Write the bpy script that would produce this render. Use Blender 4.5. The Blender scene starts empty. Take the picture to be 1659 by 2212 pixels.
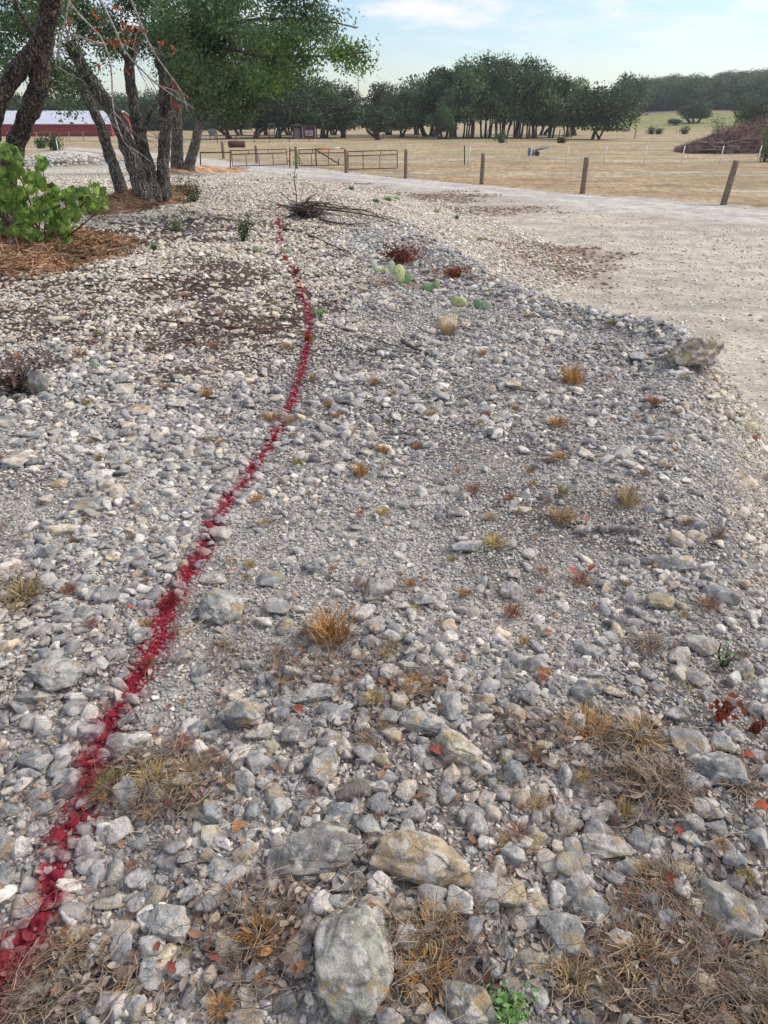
import bpy, bmesh, math, random
import numpy as np
R = math.radians
random.seed(7); rng = np.random.default_rng(7)
S = bpy.context.scene

# ------------------------------------------------------------------ camera, sky, sun, exposure
PW, PH, FOC, EYE, PITCH = 1659.0, 2212.0, 1534.0, 1.65, 29.16      # photo frame, focal length in its units, eye height, tilt down
cam = bpy.data.objects.new('camera', bpy.data.cameras.new('camera'))
S.collection.objects.link(cam); S.camera = cam
cam.location = (0, 0, EYE); cam.rotation_euler = (R(90 - PITCH), 0, 0)
cam.data.sensor_fit = 'VERTICAL'; cam.data.sensor_height = 24; cam.data.lens = 24 * FOC / PH
cam.data.clip_start = 0.05; cam.data.clip_end = 3000
SUN_EL, SUN_AZ = 42, 75             # azimuth to the right of the view
w = bpy.data.worlds.new('World'); S.world = w; w.use_nodes = True
SKY_ON = True
sun = bpy.data.objects.new('sun', bpy.data.lights.new('sun', 'SUN')); S.collection.objects.link(sun)
sun.data.energy = 1.45; sun.data.angle = R(28); sun.data.color = (1, .91, .80)
sun.rotation_euler = (R(90 - SUN_EL), 0, R(180 - SUN_AZ))
S.view_settings.view_transform = 'Standard'; S.view_settings.look = 'None'
S.view_settings.exposure = 1.25; S.view_settings.gamma = 1
S.cycles.max_bounces = 6; S.cycles.diffuse_bounces = 3; S.cycles.transparent_max_bounces = 6

def build_sky():
    nt = w.node_tree; N = nt.nodes; L = nt.links
    bg = N['Background']
    sky = N.new('ShaderNodeTexSky'); sky.sky_type = 'NISHITA'; sky.sun_disc = False
    sky.sun_elevation = R(SUN_EL); sky.sun_rotation = R(SUN_AZ); sky.air_density = 1.0; sky.dust_density = 0.6; sky.ozone_density = 3.0
    tc = N.new('ShaderNodeTexCoord'); mp = N.new('ShaderNodeMapping'); mp.inputs['Scale'].default_value = (1.0, 1.0, 4.5)
    L.new(tc.outputs['Generated'], mp.inputs['Vector'])
    n1 = N.new('ShaderNodeTexNoise'); n1.inputs['Scale'].default_value = 9; n1.inputs['Detail'].default_value = 8; n1.inputs['Roughness'].default_value = .62
    L.new(mp.outputs[0], n1.inputs['Vector'])
    n2 = N.new('ShaderNodeTexNoise'); n2.inputs['Scale'].default_value = 2.6; n2.inputs['Detail'].default_value = 3
    L.new(mp.outputs[0], n2.inputs['Vector'])
    ad = N.new('ShaderNodeMath'); ad.operation = 'ADD'; L.new(n1.outputs[0], ad.inputs[0]); L.new(n2.outputs[0], ad.inputs[1])
    mr = N.new('ShaderNodeMapRange'); mr.inputs[1].default_value = .86; mr.inputs[2].default_value = 1.16; mr.interpolation_type = 'SMOOTHSTEP'
    L.new(ad.outputs[0], mr.inputs[0])
    sp = N.new('ShaderNodeSeparateXYZ'); L.new(tc.outputs['Generated'], sp.inputs[0])
    el = N.new('ShaderNodeMapRange'); el.inputs[1].default_value = .045; el.inputs[2].default_value = .10; L.new(sp.outputs['Z'], el.inputs[0])
    m = N.new('ShaderNodeMath'); m.operation = 'MULTIPLY'; L.new(mr.outputs[0], m.inputs[0]); L.new(el.outputs[0], m.inputs[1])
    m2 = N.new('ShaderNodeMath'); m2.operation = 'MULTIPLY'; L.new(m.outputs[0], m2.inputs[0]); m2.inputs[1].default_value = .85
    mx = N.new('ShaderNodeMix'); mx.data_type = 'RGBA'; L.new(m2.outputs[0], mx.inputs['Factor'])
    L.new(sky.outputs[0], mx.inputs['A']); mx.inputs['B'].default_value = (6.9, 6.5, 6.9, 1)
    L.new(mx.outputs['Result'], bg.inputs['Color']); bg.inputs['Strength'].default_value = 0.073
build_sky()

# ------------------------------------------------------------------ number helpers
def sst(a, b, x): t = np.clip((x - a) / (b - a), 0, 1); return t * t * (3 - 2 * t)
def _h(ix, iy, iz, s):
    v = (ix * 374761393 + iy * 668265263 + iz * 2147483647 + s * 1274126177) & 0xffffffff
    v = ((v ^ (v >> 13)) * 1274126177) & 0xffffffff
    v = (v ^ (v >> 16)) & 0xffffff
    return v / 0xffffff * 2 - 1
def noise3(P, s=0):
    P = np.asarray(P, float); I = np.floor(P).astype(np.int64); f = P - I; f = f * f * (3 - 2 * f)
    x, y, z = I[..., 0], I[..., 1], I[..., 2]; a, b, c = f[..., 0], f[..., 1], f[..., 2]
    o = 0
    for i in (0, 1):
        for j in (0, 1):
            for k in (0, 1):
                o = o + _h(x + i, y + j, z + k, s) * (a if i else 1 - a) * (b if j else 1 - b) * (c if k else 1 - c)
    return o
def noise2(x, y, s=0):
    x = np.asarray(x, float); y = np.asarray(y, float)
    I = np.floor(x).astype(np.int64); J = np.floor(y).astype(np.int64); a = x - I; b = y - J; a = a * a * (3 - 2 * a); b = b * b * (3 - 2 * b)
    z = np.zeros_like(I)
    return (_h(I, J, z, s) * (1 - a) + _h(I + 1, J, z, s) * a) * (1 - b) + (_h(I, J + 1, z, s) * (1 - a) + _h(I + 1, J + 1, z, s) * a) * b

# ------------------------------------------------------------------ terrain shape
def _ip(v, xs, ys):
    return sum(np.interp(v + d, xs, ys) for d in (-.5, -.25, 0, .25, .5)) / 5
def crest(y): return _ip(y, [-3, 1, 2.3, 4.2, 5, 6, 6.8, 7.8, 10, 13, 15, 20, 25, 35, 60, 90], [.9, 1.0, 1.25, 1.75, 2.25, 2.4, 1.75, 1.2, .8, .25, -.6, -2, -3.5, -9, -22, -40])
def toe(y): return _ip(y, [-3, 1, 3, 5, 6.7, 8, 9.6, 11.1, 12.5, 14.2, 18, 25, 35, 60, 90], [2.8, 3.0, 3.3, 3.6, 3.8, 3.2, 2.7, 2.5, 3.3, 4.2, 3.7, 2.5, -2, -15, -30])
def slope(x, y): return (x - crest(y)) / (toe(y) - crest(y))
LOW = -0.9
def ground_z(x, y):
    x = np.asarray(x, float); y = np.asarray(y, float)
    left = LOW * sst(18, 48, y)
    s = sst(0, 1, slope(x, y))
    z = left + (LOW - left) * s
    rough = (1 - .75 * s) * (1 - sst(20, 40, y))
    z = z + rough * (.055 * noise2(x * .9, y * .9, 1) + .03 * noise2(x * 2.3, y * 2.3, 2) + .012 * noise2(x * 6, y * 6, 3))
    z = z + .10 * np.exp(-((slope(x, y) - .02) / .16) ** 2) * sst(2.5, 5, y) * (1 - sst(8, 11, y))
    z = z + .04 * noise2(x * .08, y * .08, 4) * sst(15, 40, y)
    z = z + .0042 * np.clip(y - 120, 0, 400)
    hx = sst(20, 95, x)
    z = z + hx * 3.6 * sst(110, 250, y) + sst(45, 190, x) * 8.0 * sst(250, 390, y)
    return z
CP, SP = math.cos(R(PITCH)), math.sin(R(PITCH))
def ray(px, py):
    u, v = (px - PW / 2) / FOC, (PH / 2 - py) / FOC
    return np.array([u, CP + v * SP, -SP + v * CP])
_T = np.geomspace(.6, 600, 2600)
def at(px, py):                                     # the ground point seen at a place of the photograph
    d = ray(px, py); x, y, z = d[0] * _T, d[1] * _T, EYE + d[2] * _T
    g = z - ground_z(x, y); k = np.argmax(g < 0)
    if k == 0: k = len(_T) - 1
    a = g[k - 1] / (g[k - 1] - g[k]); t = _T[k - 1] + a * (_T[k] - _T[k - 1])
    return np.array([d[0] * t, d[1] * t, float(ground_z(d[0] * t, d[1] * t))])
def at3(px, py, Y): d = ray(px, py); t = Y / d[1]; return np.array([d[0] * t, Y, EYE + d[2] * t])
def depth(p): return p[1] * CP - (p[2] - EYE) * SP
def ppm(p): return FOC / depth(p)                  # photo units per metre there

# ------------------------------------------------------------------ mesh and object helpers
def mk(name, V, Fs, smooth=True):
    V = np.asarray(V, np.float32); me = bpy.data.meshes.new(name)
    if not isinstance(Fs, (list, tuple)): Fs = [Fs]
    Fs = [np.asarray(f, np.int32) for f in Fs if len(f)]
    me.vertices.add(len(V)); me.vertices.foreach_set('co', V.ravel())
    idx = np.concatenate([f.ravel() for f in Fs]); tot = np.concatenate([np.full(len(f), f.shape[1], np.int32) for f in Fs])
    me.loops.add(len(idx)); me.loops.foreach_set('vertex_index', idx)
    me.polygons.add(len(tot)); me.polygons.foreach_set('loop_start', np.concatenate([[0], np.cumsum(tot)[:-1]]).astype(np.int32))
    me.polygons.foreach_set('use_smooth', np.full(len(tot), smooth))
    me.update(calc_edges=True); return me
class Geo:                                         # collects pieces of one mesh
    def __init__(s): s.V = []; s.T = []; s.Q = []; s.n = 0
    def add(s, V, F):
        F = np.asarray(F)
        if len(F): (s.T if F.shape[1] == 3 else s.Q).append(F + s.n)
        s.V.append(np.asarray(V, float)); s.n += len(V); return s
    def out(s): return np.concatenate(s.V), [np.concatenate(a) for a in (s.T, s.Q) if a]
    def box(s, c, d, rz=0, M=None):
        v = np.array([[x, y, z] for x in (-.5, .5) for y in (-.5, .5) for z in (-.5, .5)]) * np.array(d)
        cz, sz = math.cos(rz), math.sin(rz)
        v = np.stack([v[:, 0] * cz - v[:, 1] * sz, v[:, 0] * sz + v[:, 1] * cz, v[:, 2]], 1) + np.array(c)
        return s.add(v, [[0, 1, 3, 2], [4, 6, 7, 5], [0, 4, 5, 1], [2, 3, 7, 6], [0, 2, 6, 4], [1, 5, 7, 3]])
    def tube(s, P, r, n=8, caps=True, rough=0, sub=1, seed=0):
        P = np.asarray(P, float); r = np.full(len(P), r, float) if np.isscalar(r) else np.asarray(r, float)
        if sub > 1: P, r = smooth_path(P, r, sub)
        t = np.gradient(P, axis=0); t /= np.linalg.norm(t, axis=1)[:, None] + 1e-9
        ref = np.array([.31, .95, .05]) if abs(t[0, 1]) < .8 else np.array([1., 0, .1])
        a = np.cross(t, ref); a /= np.linalg.norm(a, axis=1)[:, None] + 1e-9; b = np.cross(t, a)
        th = np.arange(n) * 2 * math.pi / n
        rr = r[:, None] * np.ones((1, n))
        if rough:
            k = np.arange(len(P))[:, None] * .35
            rr = rr * (1 + rough * noise3(np.stack([np.cos(th)[None] * 1.6 + 0 * k, np.sin(th)[None] * 1.6 + 0 * k, k + 0 * th[None]], -1), seed)
                       + rough * .5 * noise3(np.stack([np.cos(th)[None] * 4 + 0 * k, np.sin(th)[None] * 4 + 0 * k, k * 2 + 0 * th[None]], -1), seed + 5))
        V = P[:, None] + rr[..., None] * (np.cos(th)[None, :, None] * a[:, None] + np.sin(th)[None, :, None] * b[:, None])
        m = len(P); i = np.arange(m - 1)[:, None] * n; j = np.arange(n)[None]; k = (j + 1) % n
        Q = np.stack([i + j, i + k, i + n + k, i + n + j], -1).reshape(-1, 4)
        n0 = s.n; s.add(V.reshape(-1, 3), Q)
        if caps:
            s.V.append(np.array([P[0], P[-1]])); c0 = s.n; s.n += 2
            jj = np.arange(n); kk = (jj + 1) % n
            s.T.append(np.stack([n0 + kk, n0 + jj, np.full(n, c0)], 1)); e = n0 + (m - 1) * n
            s.T.append(np.stack([e + jj, e + kk, np.full(n, c0 + 1)], 1))
        return s
def smooth_path(P, r, sub):
    n = len(P); E = np.concatenate([[2 * P[0] - P[1]], P, [2 * P[-1] - P[-2]]]); out, rr = [], []
    for i in range(n - 1):
        p0, p1, p2, p3 = E[i:i + 4]
        for k in range(sub):
            t = k / sub
            out.append(.5 * (2 * p1 + (p2 - p0) * t + (2 * p0 - 5 * p1 + 4 * p2 - p3) * t * t + (3 * p1 - p0 - 3 * p2 + p3) * t ** 3)); rr.append(r[i] * (1 - t) + r[i + 1] * t)
    out.append(P[-1]); rr.append(r[-1]); return np.array(out), np.array(rr)
WL = {}                                            # world place of each parent
def obj(name, geo, mat, parent=None, base=None, smooth=True):
    V, Fs = geo.out() if isinstance(geo, Geo) else geo
    if parent is not None: o0 = WL[parent.name]
    else: o0 = np.array(base) if base is not None else np.array([V[:, 0].mean(), V[:, 1].mean(), V[:, 2].min()])
    me = mk(name, V - o0, Fs, smooth); me.materials.append(mat)
    o = bpy.data.objects.new(name, me); S.collection.objects.link(o)
    if parent is not None: o.parent = parent
    else: o.location = o0
    WL[o.name] = o0; return o
def inst(name, me, loc, rz=0, sc=(1, 1, 1), rot=None, parent=None):
    o = bpy.data.objects.new(name, me); S.collection.objects.link(o); o.location = loc
    o.rotation_euler = rot if rot is not None else (0, 0, rz); o.scale = sc if not np.isscalar(sc) else (sc,) * 3
    if parent: o.parent = parent
    return o
def tag(o, label=None, cat=None, group=None, kind=None, tint=None):
    if label: o['label'] = label
    if cat: o['category'] = cat
    if group: o['group'] = group
    if kind: o['kind'] = kind
    if tint is not None: o['tint'] = [float(t) for t in tint]
    return o
def thing(name, loc, label, cat, group=None):
    o = bpy.data.objects.new(name, None); S.collection.objects.link(o); o.location = loc; WL[o.name] = np.array(loc, float)
    o.empty_display_size = .2
    return tag(o, label, cat, group)
def copy_tree(o, parent=None):
    c = o.copy(); S.collection.objects.link(c)
    if parent: c.parent = parent
    for ch in list(o.children): copy_tree(ch, c)
    return c

# ------------------------------------------------------------------ the painted line: its course over the ground
PAINT_PX = [(-45, 2200), (0, 2130), (30, 2080), (70, 2010), (103, 1950), (125, 1890), (140, 1820), (163, 1760), (190, 1690), (216, 1610), (245, 1545), (275, 1500), (312, 1440), (345, 1385), (357, 1330),
            (372, 1300), (402, 1250), (430, 1200), (450, 1172), (456, 1145), (477, 1100), (512, 1060), (550, 1005), (585, 960), (600, 925), (625, 880), (640, 840), (655, 790), (664, 750), (668, 690),
            (660, 655), (650, 625), (640, 590), (620, 565), (607, 535), (605, 500), (603, 462)]
PAINT = np.array([at(*p)[:2] for p in PAINT_PX])
def paint_x(y): return np.interp(y, PAINT[:, 1], PAINT[:, 0])
def paint_d(x, y):                                 # distance to the line
    best = np.full(np.shape(x), 9.0)
    for a, b in zip(PAINT[:-1], PAINT[1:]):
        d = b - a; t = np.clip(((x - a[0]) * d[0] + (y - a[1]) * d[1]) / (d @ d), 0, 1)
        best = np.minimum(best, np.hypot(x - a[0] - t * d[0], y - a[1] - t * d[1]))
    return best

# ------------------------------------------------------------------ materials
class Mat:
    def __init__(s, name):
        s.m = bpy.data.materials.new(name); s.m.use_nodes = True; s.nt = s.m.node_tree; s.N = s.nt.nodes; s.L = s.nt.links
        s.b = s.N['Principled BSDF']; s.b.inputs['Roughness'].default_value = .9
        if 'Specular IOR Level' in s.b.inputs: s.b.inputs['Specular IOR Level'].default_value = .25
    def val(s, sock, v):
        if isinstance(v, bpy.types.NodeSocket): s.L.new(v, sock)
        elif isinstance(v, (tuple, list)): sock.default_value = (*v, 1) if len(v) == 3 and len(sock.default_value) == 4 else v
        else: sock.default_value = v
    def math(s, op, a, b=0, c=None, clamp=False):
        n = s.N.new('ShaderNodeMath'); n.operation = op; n.use_clamp = clamp; s.val(n.inputs[0], a); s.val(n.inputs[1], b)
        if c is not None: s.val(n.inputs[2], c)
        return n.outputs[0]
    def mix(s, f, a, b, mode='MIX'):
        n = s.N.new('ShaderNodeMix'); n.data_type = 'RGBA'; n.blend_type = mode; s.val(n.inputs['Factor'], f); s.val(n.inputs['A'], a); s.val(n.inputs['B'], b); return n.outputs['Result']
    def ramp(s, x, a, b, lo=0, hi=1):
        n = s.N.new('ShaderNodeMapRange'); n.interpolation_type = 'SMOOTHSTEP'; s.val(n.inputs[0], x)
        for i, v in enumerate((a, b, lo, hi)): n.inputs[i + 1].default_value = v
        return n.outputs[0]
    def noise(s, vec, scale, detail=4, rough=.55, wv=None):
        n = s.N.new('ShaderNodeTexNoise'); n.inputs['Scale'].default_value = scale; n.inputs['Detail'].default_value = detail; n.inputs['Roughness'].default_value = rough
        if wv is not None: n.noise_dimensions = '4D'; s.val(n.inputs['W'], wv)
        s.val(n.inputs['Vector'], vec); return n.outputs[0]
    def vor(s, vec, scale, feature='F1', out='Distance'):
        n = s.N.new('ShaderNodeTexVoronoi'); n.feature = feature; n.inputs['Scale'].default_value = scale; s.val(n.inputs['Vector'], vec); return n.outputs[out]
    def scale3(s, vec, sc):
        n = s.N.new('ShaderNodeVectorMath'); n.operation = 'MULTIPLY'; s.val(n.inputs[0], vec); n.inputs[1].default_value = sc; return n.outputs[0]
    def pos(s): return s.N.new('ShaderNodeNewGeometry').outputs['Position']
    def island(s): return s.N.new('ShaderNodeNewGeometry').outputs['Random Per Island']
    def objco(s): return s.N.new('ShaderNodeTexCoord').outputs['Object']
    def rnd(s): return s.N.new('ShaderNodeObjectInfo').outputs['Random']
    def attr(s, name, kind='INSTANCER'):
        n = s.N.new('ShaderNodeAttribute'); n.attribute_type = kind; n.attribute_name = name; return n.outputs['Color']
    def bump(s, h, strength=.5, dist=.02):
        n = s.N.new('ShaderNodeBump'); n.inputs['Strength'].default_value = strength; n.inputs['Distance'].default_value = dist
        s.L.new(h, n.inputs['Height']); s.L.new(n.outputs[0], s.b.inputs['Normal'])
    def col(s, c): s.val(s.b.inputs['Base Color'], c)
    def translucent(s, c, f):
        t = s.N.new('ShaderNodeBsdfTranslucent'); s.val(t.inputs['Color'], c); m = s.N.new('ShaderNodeMixShader'); m.inputs[0].default_value = f
        s.L.new(s.b.outputs[0], m.inputs[1]); s.L.new(t.outputs[0], m.inputs[2]); s.L.new(m.outputs[0], s.N['Material Output'].inputs['Surface'])
    def bright(s, c, f):                           # colour times a factor socket
        n = s.N.new('ShaderNodeVectorMath'); n.operation = 'SCALE'; s.val(n.inputs[0], c); s.val(n.inputs['Scale'], f); return n.outputs[0]
    def paint(s, c, narrow=1.0, stones=False):                   # red spray paint along its course over the ground
        p = s.pos(); sp = s.N.new('ShaderNodeSeparateXYZ'); s.L.new(p, sp.inputs[0]); X, Y = sp.outputs[0], sp.outputs[1]
        t = s.math('DIVIDE', Y, s.math('ADD', Y, 3.0))
        fc = s.N.new('ShaderNodeFloatCurve'); cv = fc.mapping.curves[0]
        pts = [(float(y / (y + 3)), float((x + 4) / 8)) for x, y in PAINT]
        cv.points[0].location = (0, pts[0][1]); cv.points[1].location = (1, pts[-1][1])
        for q in pts: cv.points.new(*q)
        for q in cv.points: q.handle_type = 'VECTOR'
        fc.mapping.update(); s.L.new(t, fc.inputs['Value'])
        d = s.math('ABSOLUTE', s.math('SUBTRACT', X, s.math('MULTIPLY_ADD', fc.outputs[0], 8.0, -4.0)))
        d = s.math('MULTIPLY', d, s.math('MULTIPLY', s.ramp(Y, 1.0, 5.0, .58, .95), s.ramp(Y, 6.0, 12.0, 1.0, .55)))
        n1 = s.noise(p, 14, 3); n2 = s.noise(p, 90, 4, .7); n3 = s.noise(p, 3.2, 2)
        d2 = s.math('ADD', d, s.math('MULTIPLY', s.math('SUBTRACT', n1, .5), .07))
        isl = s.island() if stones else 0.5
        d2 = s.math('ADD', d2, s.math('MULTIPLY', s.math('SUBTRACT', isl, .5), .05))
        core = s.ramp(s.math('ADD', d2, s.math('MULTIPLY', s.math('SUBTRACT', n2, .5), .03)), .008, .034, 1, 0)
        halo = s.math('MULTIPLY', s.ramp(d2, .02, .075, .5, 0), n2)
        m = s.math('MAXIMUM', core, halo)
        m = s.math('MULTIPLY', m, s.ramp(n3, .26, .36, .6, 1))
        m = s.math('MULTIPLY', m, s.ramp(Y, float(PAINT[-1, 1]) - .1, float(PAINT[-1, 1]) + .1, 1, 0))
        m = s.math('MULTIPLY', m, s.math('MULTIPLY', 0.96, narrow))
        red = s.mix(n2, (.12, .003, .013), (.40, .011, .040))
        return s.mix(m, c, red)

def stone_mat(name, chips=.5, lichen=.5, fine=1.0):
    s = Mat(name); p = s.pos(); r = s.rnd(); t = s.attr('tint'); wv = s.math('MULTIPLY', r, 60)
    big = s.noise(p, 11 * fine, 5, .6, wv); mid = s.noise(p, 38 * fine, 6, .65, wv); fin = s.noise(p, 170 * fine, 4, .7)
    c = s.bright(t, s.ramp(big, .3, .72, .82, 1.45))
    c = s.bright(c, s.ramp(mid, .3, .7, .76, 1.2))
    ch = s.math('MULTIPLY', s.ramp(s.noise(p, 17 * fine, 3, .5, s.math('ADD', wv, 9.0)), .51, .57, 0, 1), chips)
    c = s.mix(ch, c, (.60, .56, .49))
    dk = s.math('MULTIPLY', s.ramp(s.noise(p, 24 * fine, 5, .65, s.math('ADD', wv, 21.0)), .50, .62, 0, 1), .62)
    c = s.mix(dk, c, (.125, .132, .138))
    li = s.math('MULTIPLY', s.ramp(s.noise(p, 13 * fine, 6, .6, s.math('ADD', wv, 33.0)), .535, .60, 0, 1), lichen)
    c = s.mix(li, c, (.45, .32, .13))
    c = s.bright(c, s.ramp(fin, .3, .7, .82, 1.14))
    pits = s.ramp(s.vor(p, 150 * fine), .0, .22, .55, 1)
    c = s.bright(c, pits)
    s.col(s.paint(c, stones=True)); s.b.inputs['Roughness'].default_value = .93
    s.bump(s.math('ADD', mid, s.math('MULTIPLY', fin, .4)), .8, .016); return s.m
M = {}
M['stone'] = stone_mat('limestone', .7, .5)
M['bigstone'] = stone_mat('weathered_limestone', .85, .6, 1.25)
M['gravel'] = stone_mat('gravel_stone', .35, .16, .8)

s = Mat('bare_ground'); p = s.pos(); c = s.attr('Col', 'GEOMETRY')
v1 = s.vor(p, 26, out='Color'); v2 = s.vor(p, 26); g = s.noise(p, 2.5, 5); f = s.noise(p, 60, 5, .7)
c = s.bright(c, s.ramp(g, .3, .7, .80, 1.16)); c = s.bright(c, s.ramp(f, .3, .7, .72, 1.26))
sv = s.N.new('ShaderNodeSeparateColor'); s.L.new(v1, sv.inputs[0]); c = s.bright(c, s.ramp(sv.outputs[0], 0, 1, .82, 1.18))
far = s.noise(s.scale3(p, (.35, 1.6, 1)), .8, 6, .65); c = s.bright(c, s.ramp(far, .3, .7, .86, 1.12))
s.col(s.paint(c)); s.bump(f, .6, .02); M['ground'] = s.m

s = Mat('meadow'); p = s.pos(); c = s.attr('Col', 'GEOMETRY')
st = s.noise(s.scale3(p, (1, 2.2, 1)), .35, 8, .7); fi = s.noise(s.scale3(p, (1, .35, 1)), 5, 6, .75)
c = s.bright(c, s.ramp(st, .3, .7, .62, 1.32)); c = s.bright(c, s.ramp(fi, .3, .7, .55, 1.45)); c = s.mix(s.ramp(s.noise(s.scale3(p, (.5, 1.8, 1)), .22, 5, .6), .48, .66, 0, .35), c, (.32, .20, .10))
gr = s.ramp(s.noise(p, .09, 4), .52, .66, 0, .45); c = s.mix(gr, c, (.25, .22, .09))
s.col(c); s.bump(fi, .8, .08); M['meadow'] = s.m

def bark_mat(name, dark, light, k=1.0):
    s = Mat(name); p = s.pos(); q = s.scale3(p, (1, 1, .16)); wob = s.N.new('ShaderNodeTexNoise'); wob.inputs['Scale'].default_value = 14; wob.inputs['Detail'].default_value = 5; s.L.new(p, wob.inputs['Vector']); q = s.mix(.10, q, wob.outputs['Color'])
    v = s.vor(q, 24 * k, 'DISTANCE_TO_EDGE'); n = s.noise(q, 30 * k, 6, .7); b = s.noise(p, 3, 3)
    c = s.mix(s.ramp(v, .02, .28, 0, 1), dark, light); c = s.bright(c, s.ramp(n, .3, .7, .6, 1.3)); c = s.bright(c, s.ramp(b, .3, .7, .75, 1.2))
    li = s.ramp(s.noise(p, 9, 5, .65), .60, .68, 0, .55); c = s.mix(li, c, (.36, .36, .31))
    s.col(c); s.bump(s.math('ADD', s.math('MULTIPLY', v, 2.2), n), 1.0, .05); return s.m
M['bark'] = bark_mat('oak_bark', (.075, .067, .06), (.44, .395, .345))
M['bark_brown'] = bark_mat('brown_oak_bark', (.05, .040, .033), (.31, .24, .19), 1.1)
M['bark_far'] = bark_mat('distant_bark', (.05, .043, .036), (.17, .14, .11), .3)
s = Mat('dead_twig'); s.col(s.bright((.33, .29, .25), s.ramp(s.noise(s.pos(), 25, 4), .3, .7, .45, 1.3))); M['twig'] = s.m
s = Mat('dark_wood'); s.col(s.paint(s.bright((.11, .085, .068), s.ramp(s.noise(s.pos(), 25, 4), .3, .7, .4, 1.5)))); M['darkwood'] = s.m
s = Mat('weathered_wood'); p = s.pos(); s.col(s.bright((.27, .25, .235), s.ramp(s.noise(s.scale3(s.objco(), (30, 30, 3)), 1.5, 6, .7), .3, .7, .4, 1.35))); s.bump(s.noise(s.scale3(s.objco(), (60, 60, 6)), 1, 5), .6, .02); M['greywood'] = s.m

def leaf_mat(name, a, b, trans=.3, rough=.55, clump=1.6):
    s = Mat(name); i = s.island(); n = s.noise(s.pos(), clump, 4)
    c = s.mix(i, a, b); c = s.bright(c, s.ramp(n, .32, .68, .55, 1.6)); c = s.bright(c, s.ramp(s.rnd(), 0, 1, .72, 1.35))
    s.col(c); s.b.inputs['Roughness'].default_value = rough; s.translucent(c, trans); return s.m
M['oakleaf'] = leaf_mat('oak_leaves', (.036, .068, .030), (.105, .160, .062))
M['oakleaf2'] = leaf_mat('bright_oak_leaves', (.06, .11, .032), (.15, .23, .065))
M['farleaf'] = leaf_mat('distant_oak_leaves', (.036, .070, .028), (.10, .148, .056), .15, .6, .55)
M['farleaf2'] = leaf_mat('distant_pale_leaves', (.045, .075, .028), (.09, .13, .05), .15)
M['cedar'] = leaf_mat('cedar_foliage', (.025, .055, .018), (.075, .12, .035), .1, .8)
M['cedar_light'] = leaf_mat('young_cedar_foliage', (.06, .10, .03), (.15, .2, .06), .1, .8)
M['vine'] = leaf_mat('vine_leaves', (.075, .18, .024), (.33, .48, .09), .35, .5, 5.0)
M['redleaf'] = leaf_mat('red_dry_leaves', (.20, .042, .022), (.44, .095, .045), .2, .7)
M['rustleaf'] = leaf_mat('rust_dry_leaves', (.14, .045, .03), (.30, .085, .05), .1, .8)
M['brownleaf'] = leaf_mat('fallen_leaves', (.10, .075, .058), (.27, .20, .155), .1, .7)
M['mulch'] = leaf_mat('cedar_mulch', (.17, .095, .055), (.52, .32, .18), 0, .9)
M['brush'] = leaf_mat('dead_brush', (.085, .05, .042), (.25, .165, .14), 0, .9)
M['herb'] = leaf_mat('green_herb', (.10, .2, .06), (.2, .34, .12), .3)
s = Mat('dry_grass'); i = s.island(); t = s.attr('tint'); c = s.bright(t, s.ramp(i, 0, 1, .45, 1.45)); c = s.mix(s.math('MULTIPLY', i, .25), c, (.35, .28, .17)); c = s.paint(c, .9); s.col(c); s.translucent(c, .2); M['grass'] = s.m
def plain(name, c, rough=.7, var=.2, sc=20, metal=0):
    s = Mat(name); s.col(s.bright(c, s.ramp(s.noise(s.pos(), sc, 5, .65), .3, .7, 1 - var, 1 + var))); s.b.inputs['Roughness'].default_value = rough; s.b.inputs['Metallic'].default_value = metal; return s.m
M['post'] = plain('old_post_wood', (.20, .155, .12), .9, .4, 14)
M['rust'] = plain('rusty_steel', (.10, .055, .042), .75, .4, 9)
M['rustdark'] = plain('dark_steel', (.045, .036, .035), .6, .3, 9)
M['white'] = plain('white_paint', (.72, .70, .66), .6, .12, 8)
M['orange'] = plain('orange_tape', (.75, .16, .05), .5, .1)
M['redtape'] = plain('red_reflector', (.62, .07, .05), .5, .3, 30)
M['wire'] = plain('galvanised_wire', (.24, .23, .22), .5, .2)
M['roofmetal'] = plain('barn_roof_metal', (.50, .54, .60), .5, .06, .6)
M['barnred'] = plain('barn_red', (.28, .045, .05), .7, .15, 1.2)
M['shedred'] = plain('shed_red', (.16, .05, .045), .8, .3, 3)
M['shedroof'] = plain('shed_roof', (.12, .12, .13), .7, .3, 3)
M['pane'] = plain('window_pane', (.35, .36, .36), .3, .1, 3)
M['greysteel'] = plain('grey_steel', (.20, .22, .25), .5, .2, 4)
s = Mat('cactus'); q = s.objco(); t = s.attr('tint'); c = s.bright(t, s.ramp(s.noise(q, 7, 4), .3, .7, .75, 1.2)); d = s.vor(s.pos(), 30); c = s.mix(s.ramp(d, .16, .26, .8, 0), c, (.05, .045, .02)); s.col(c); s.b.inputs['Roughness'].default_value = .5; M['cactus'] = s.m

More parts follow.
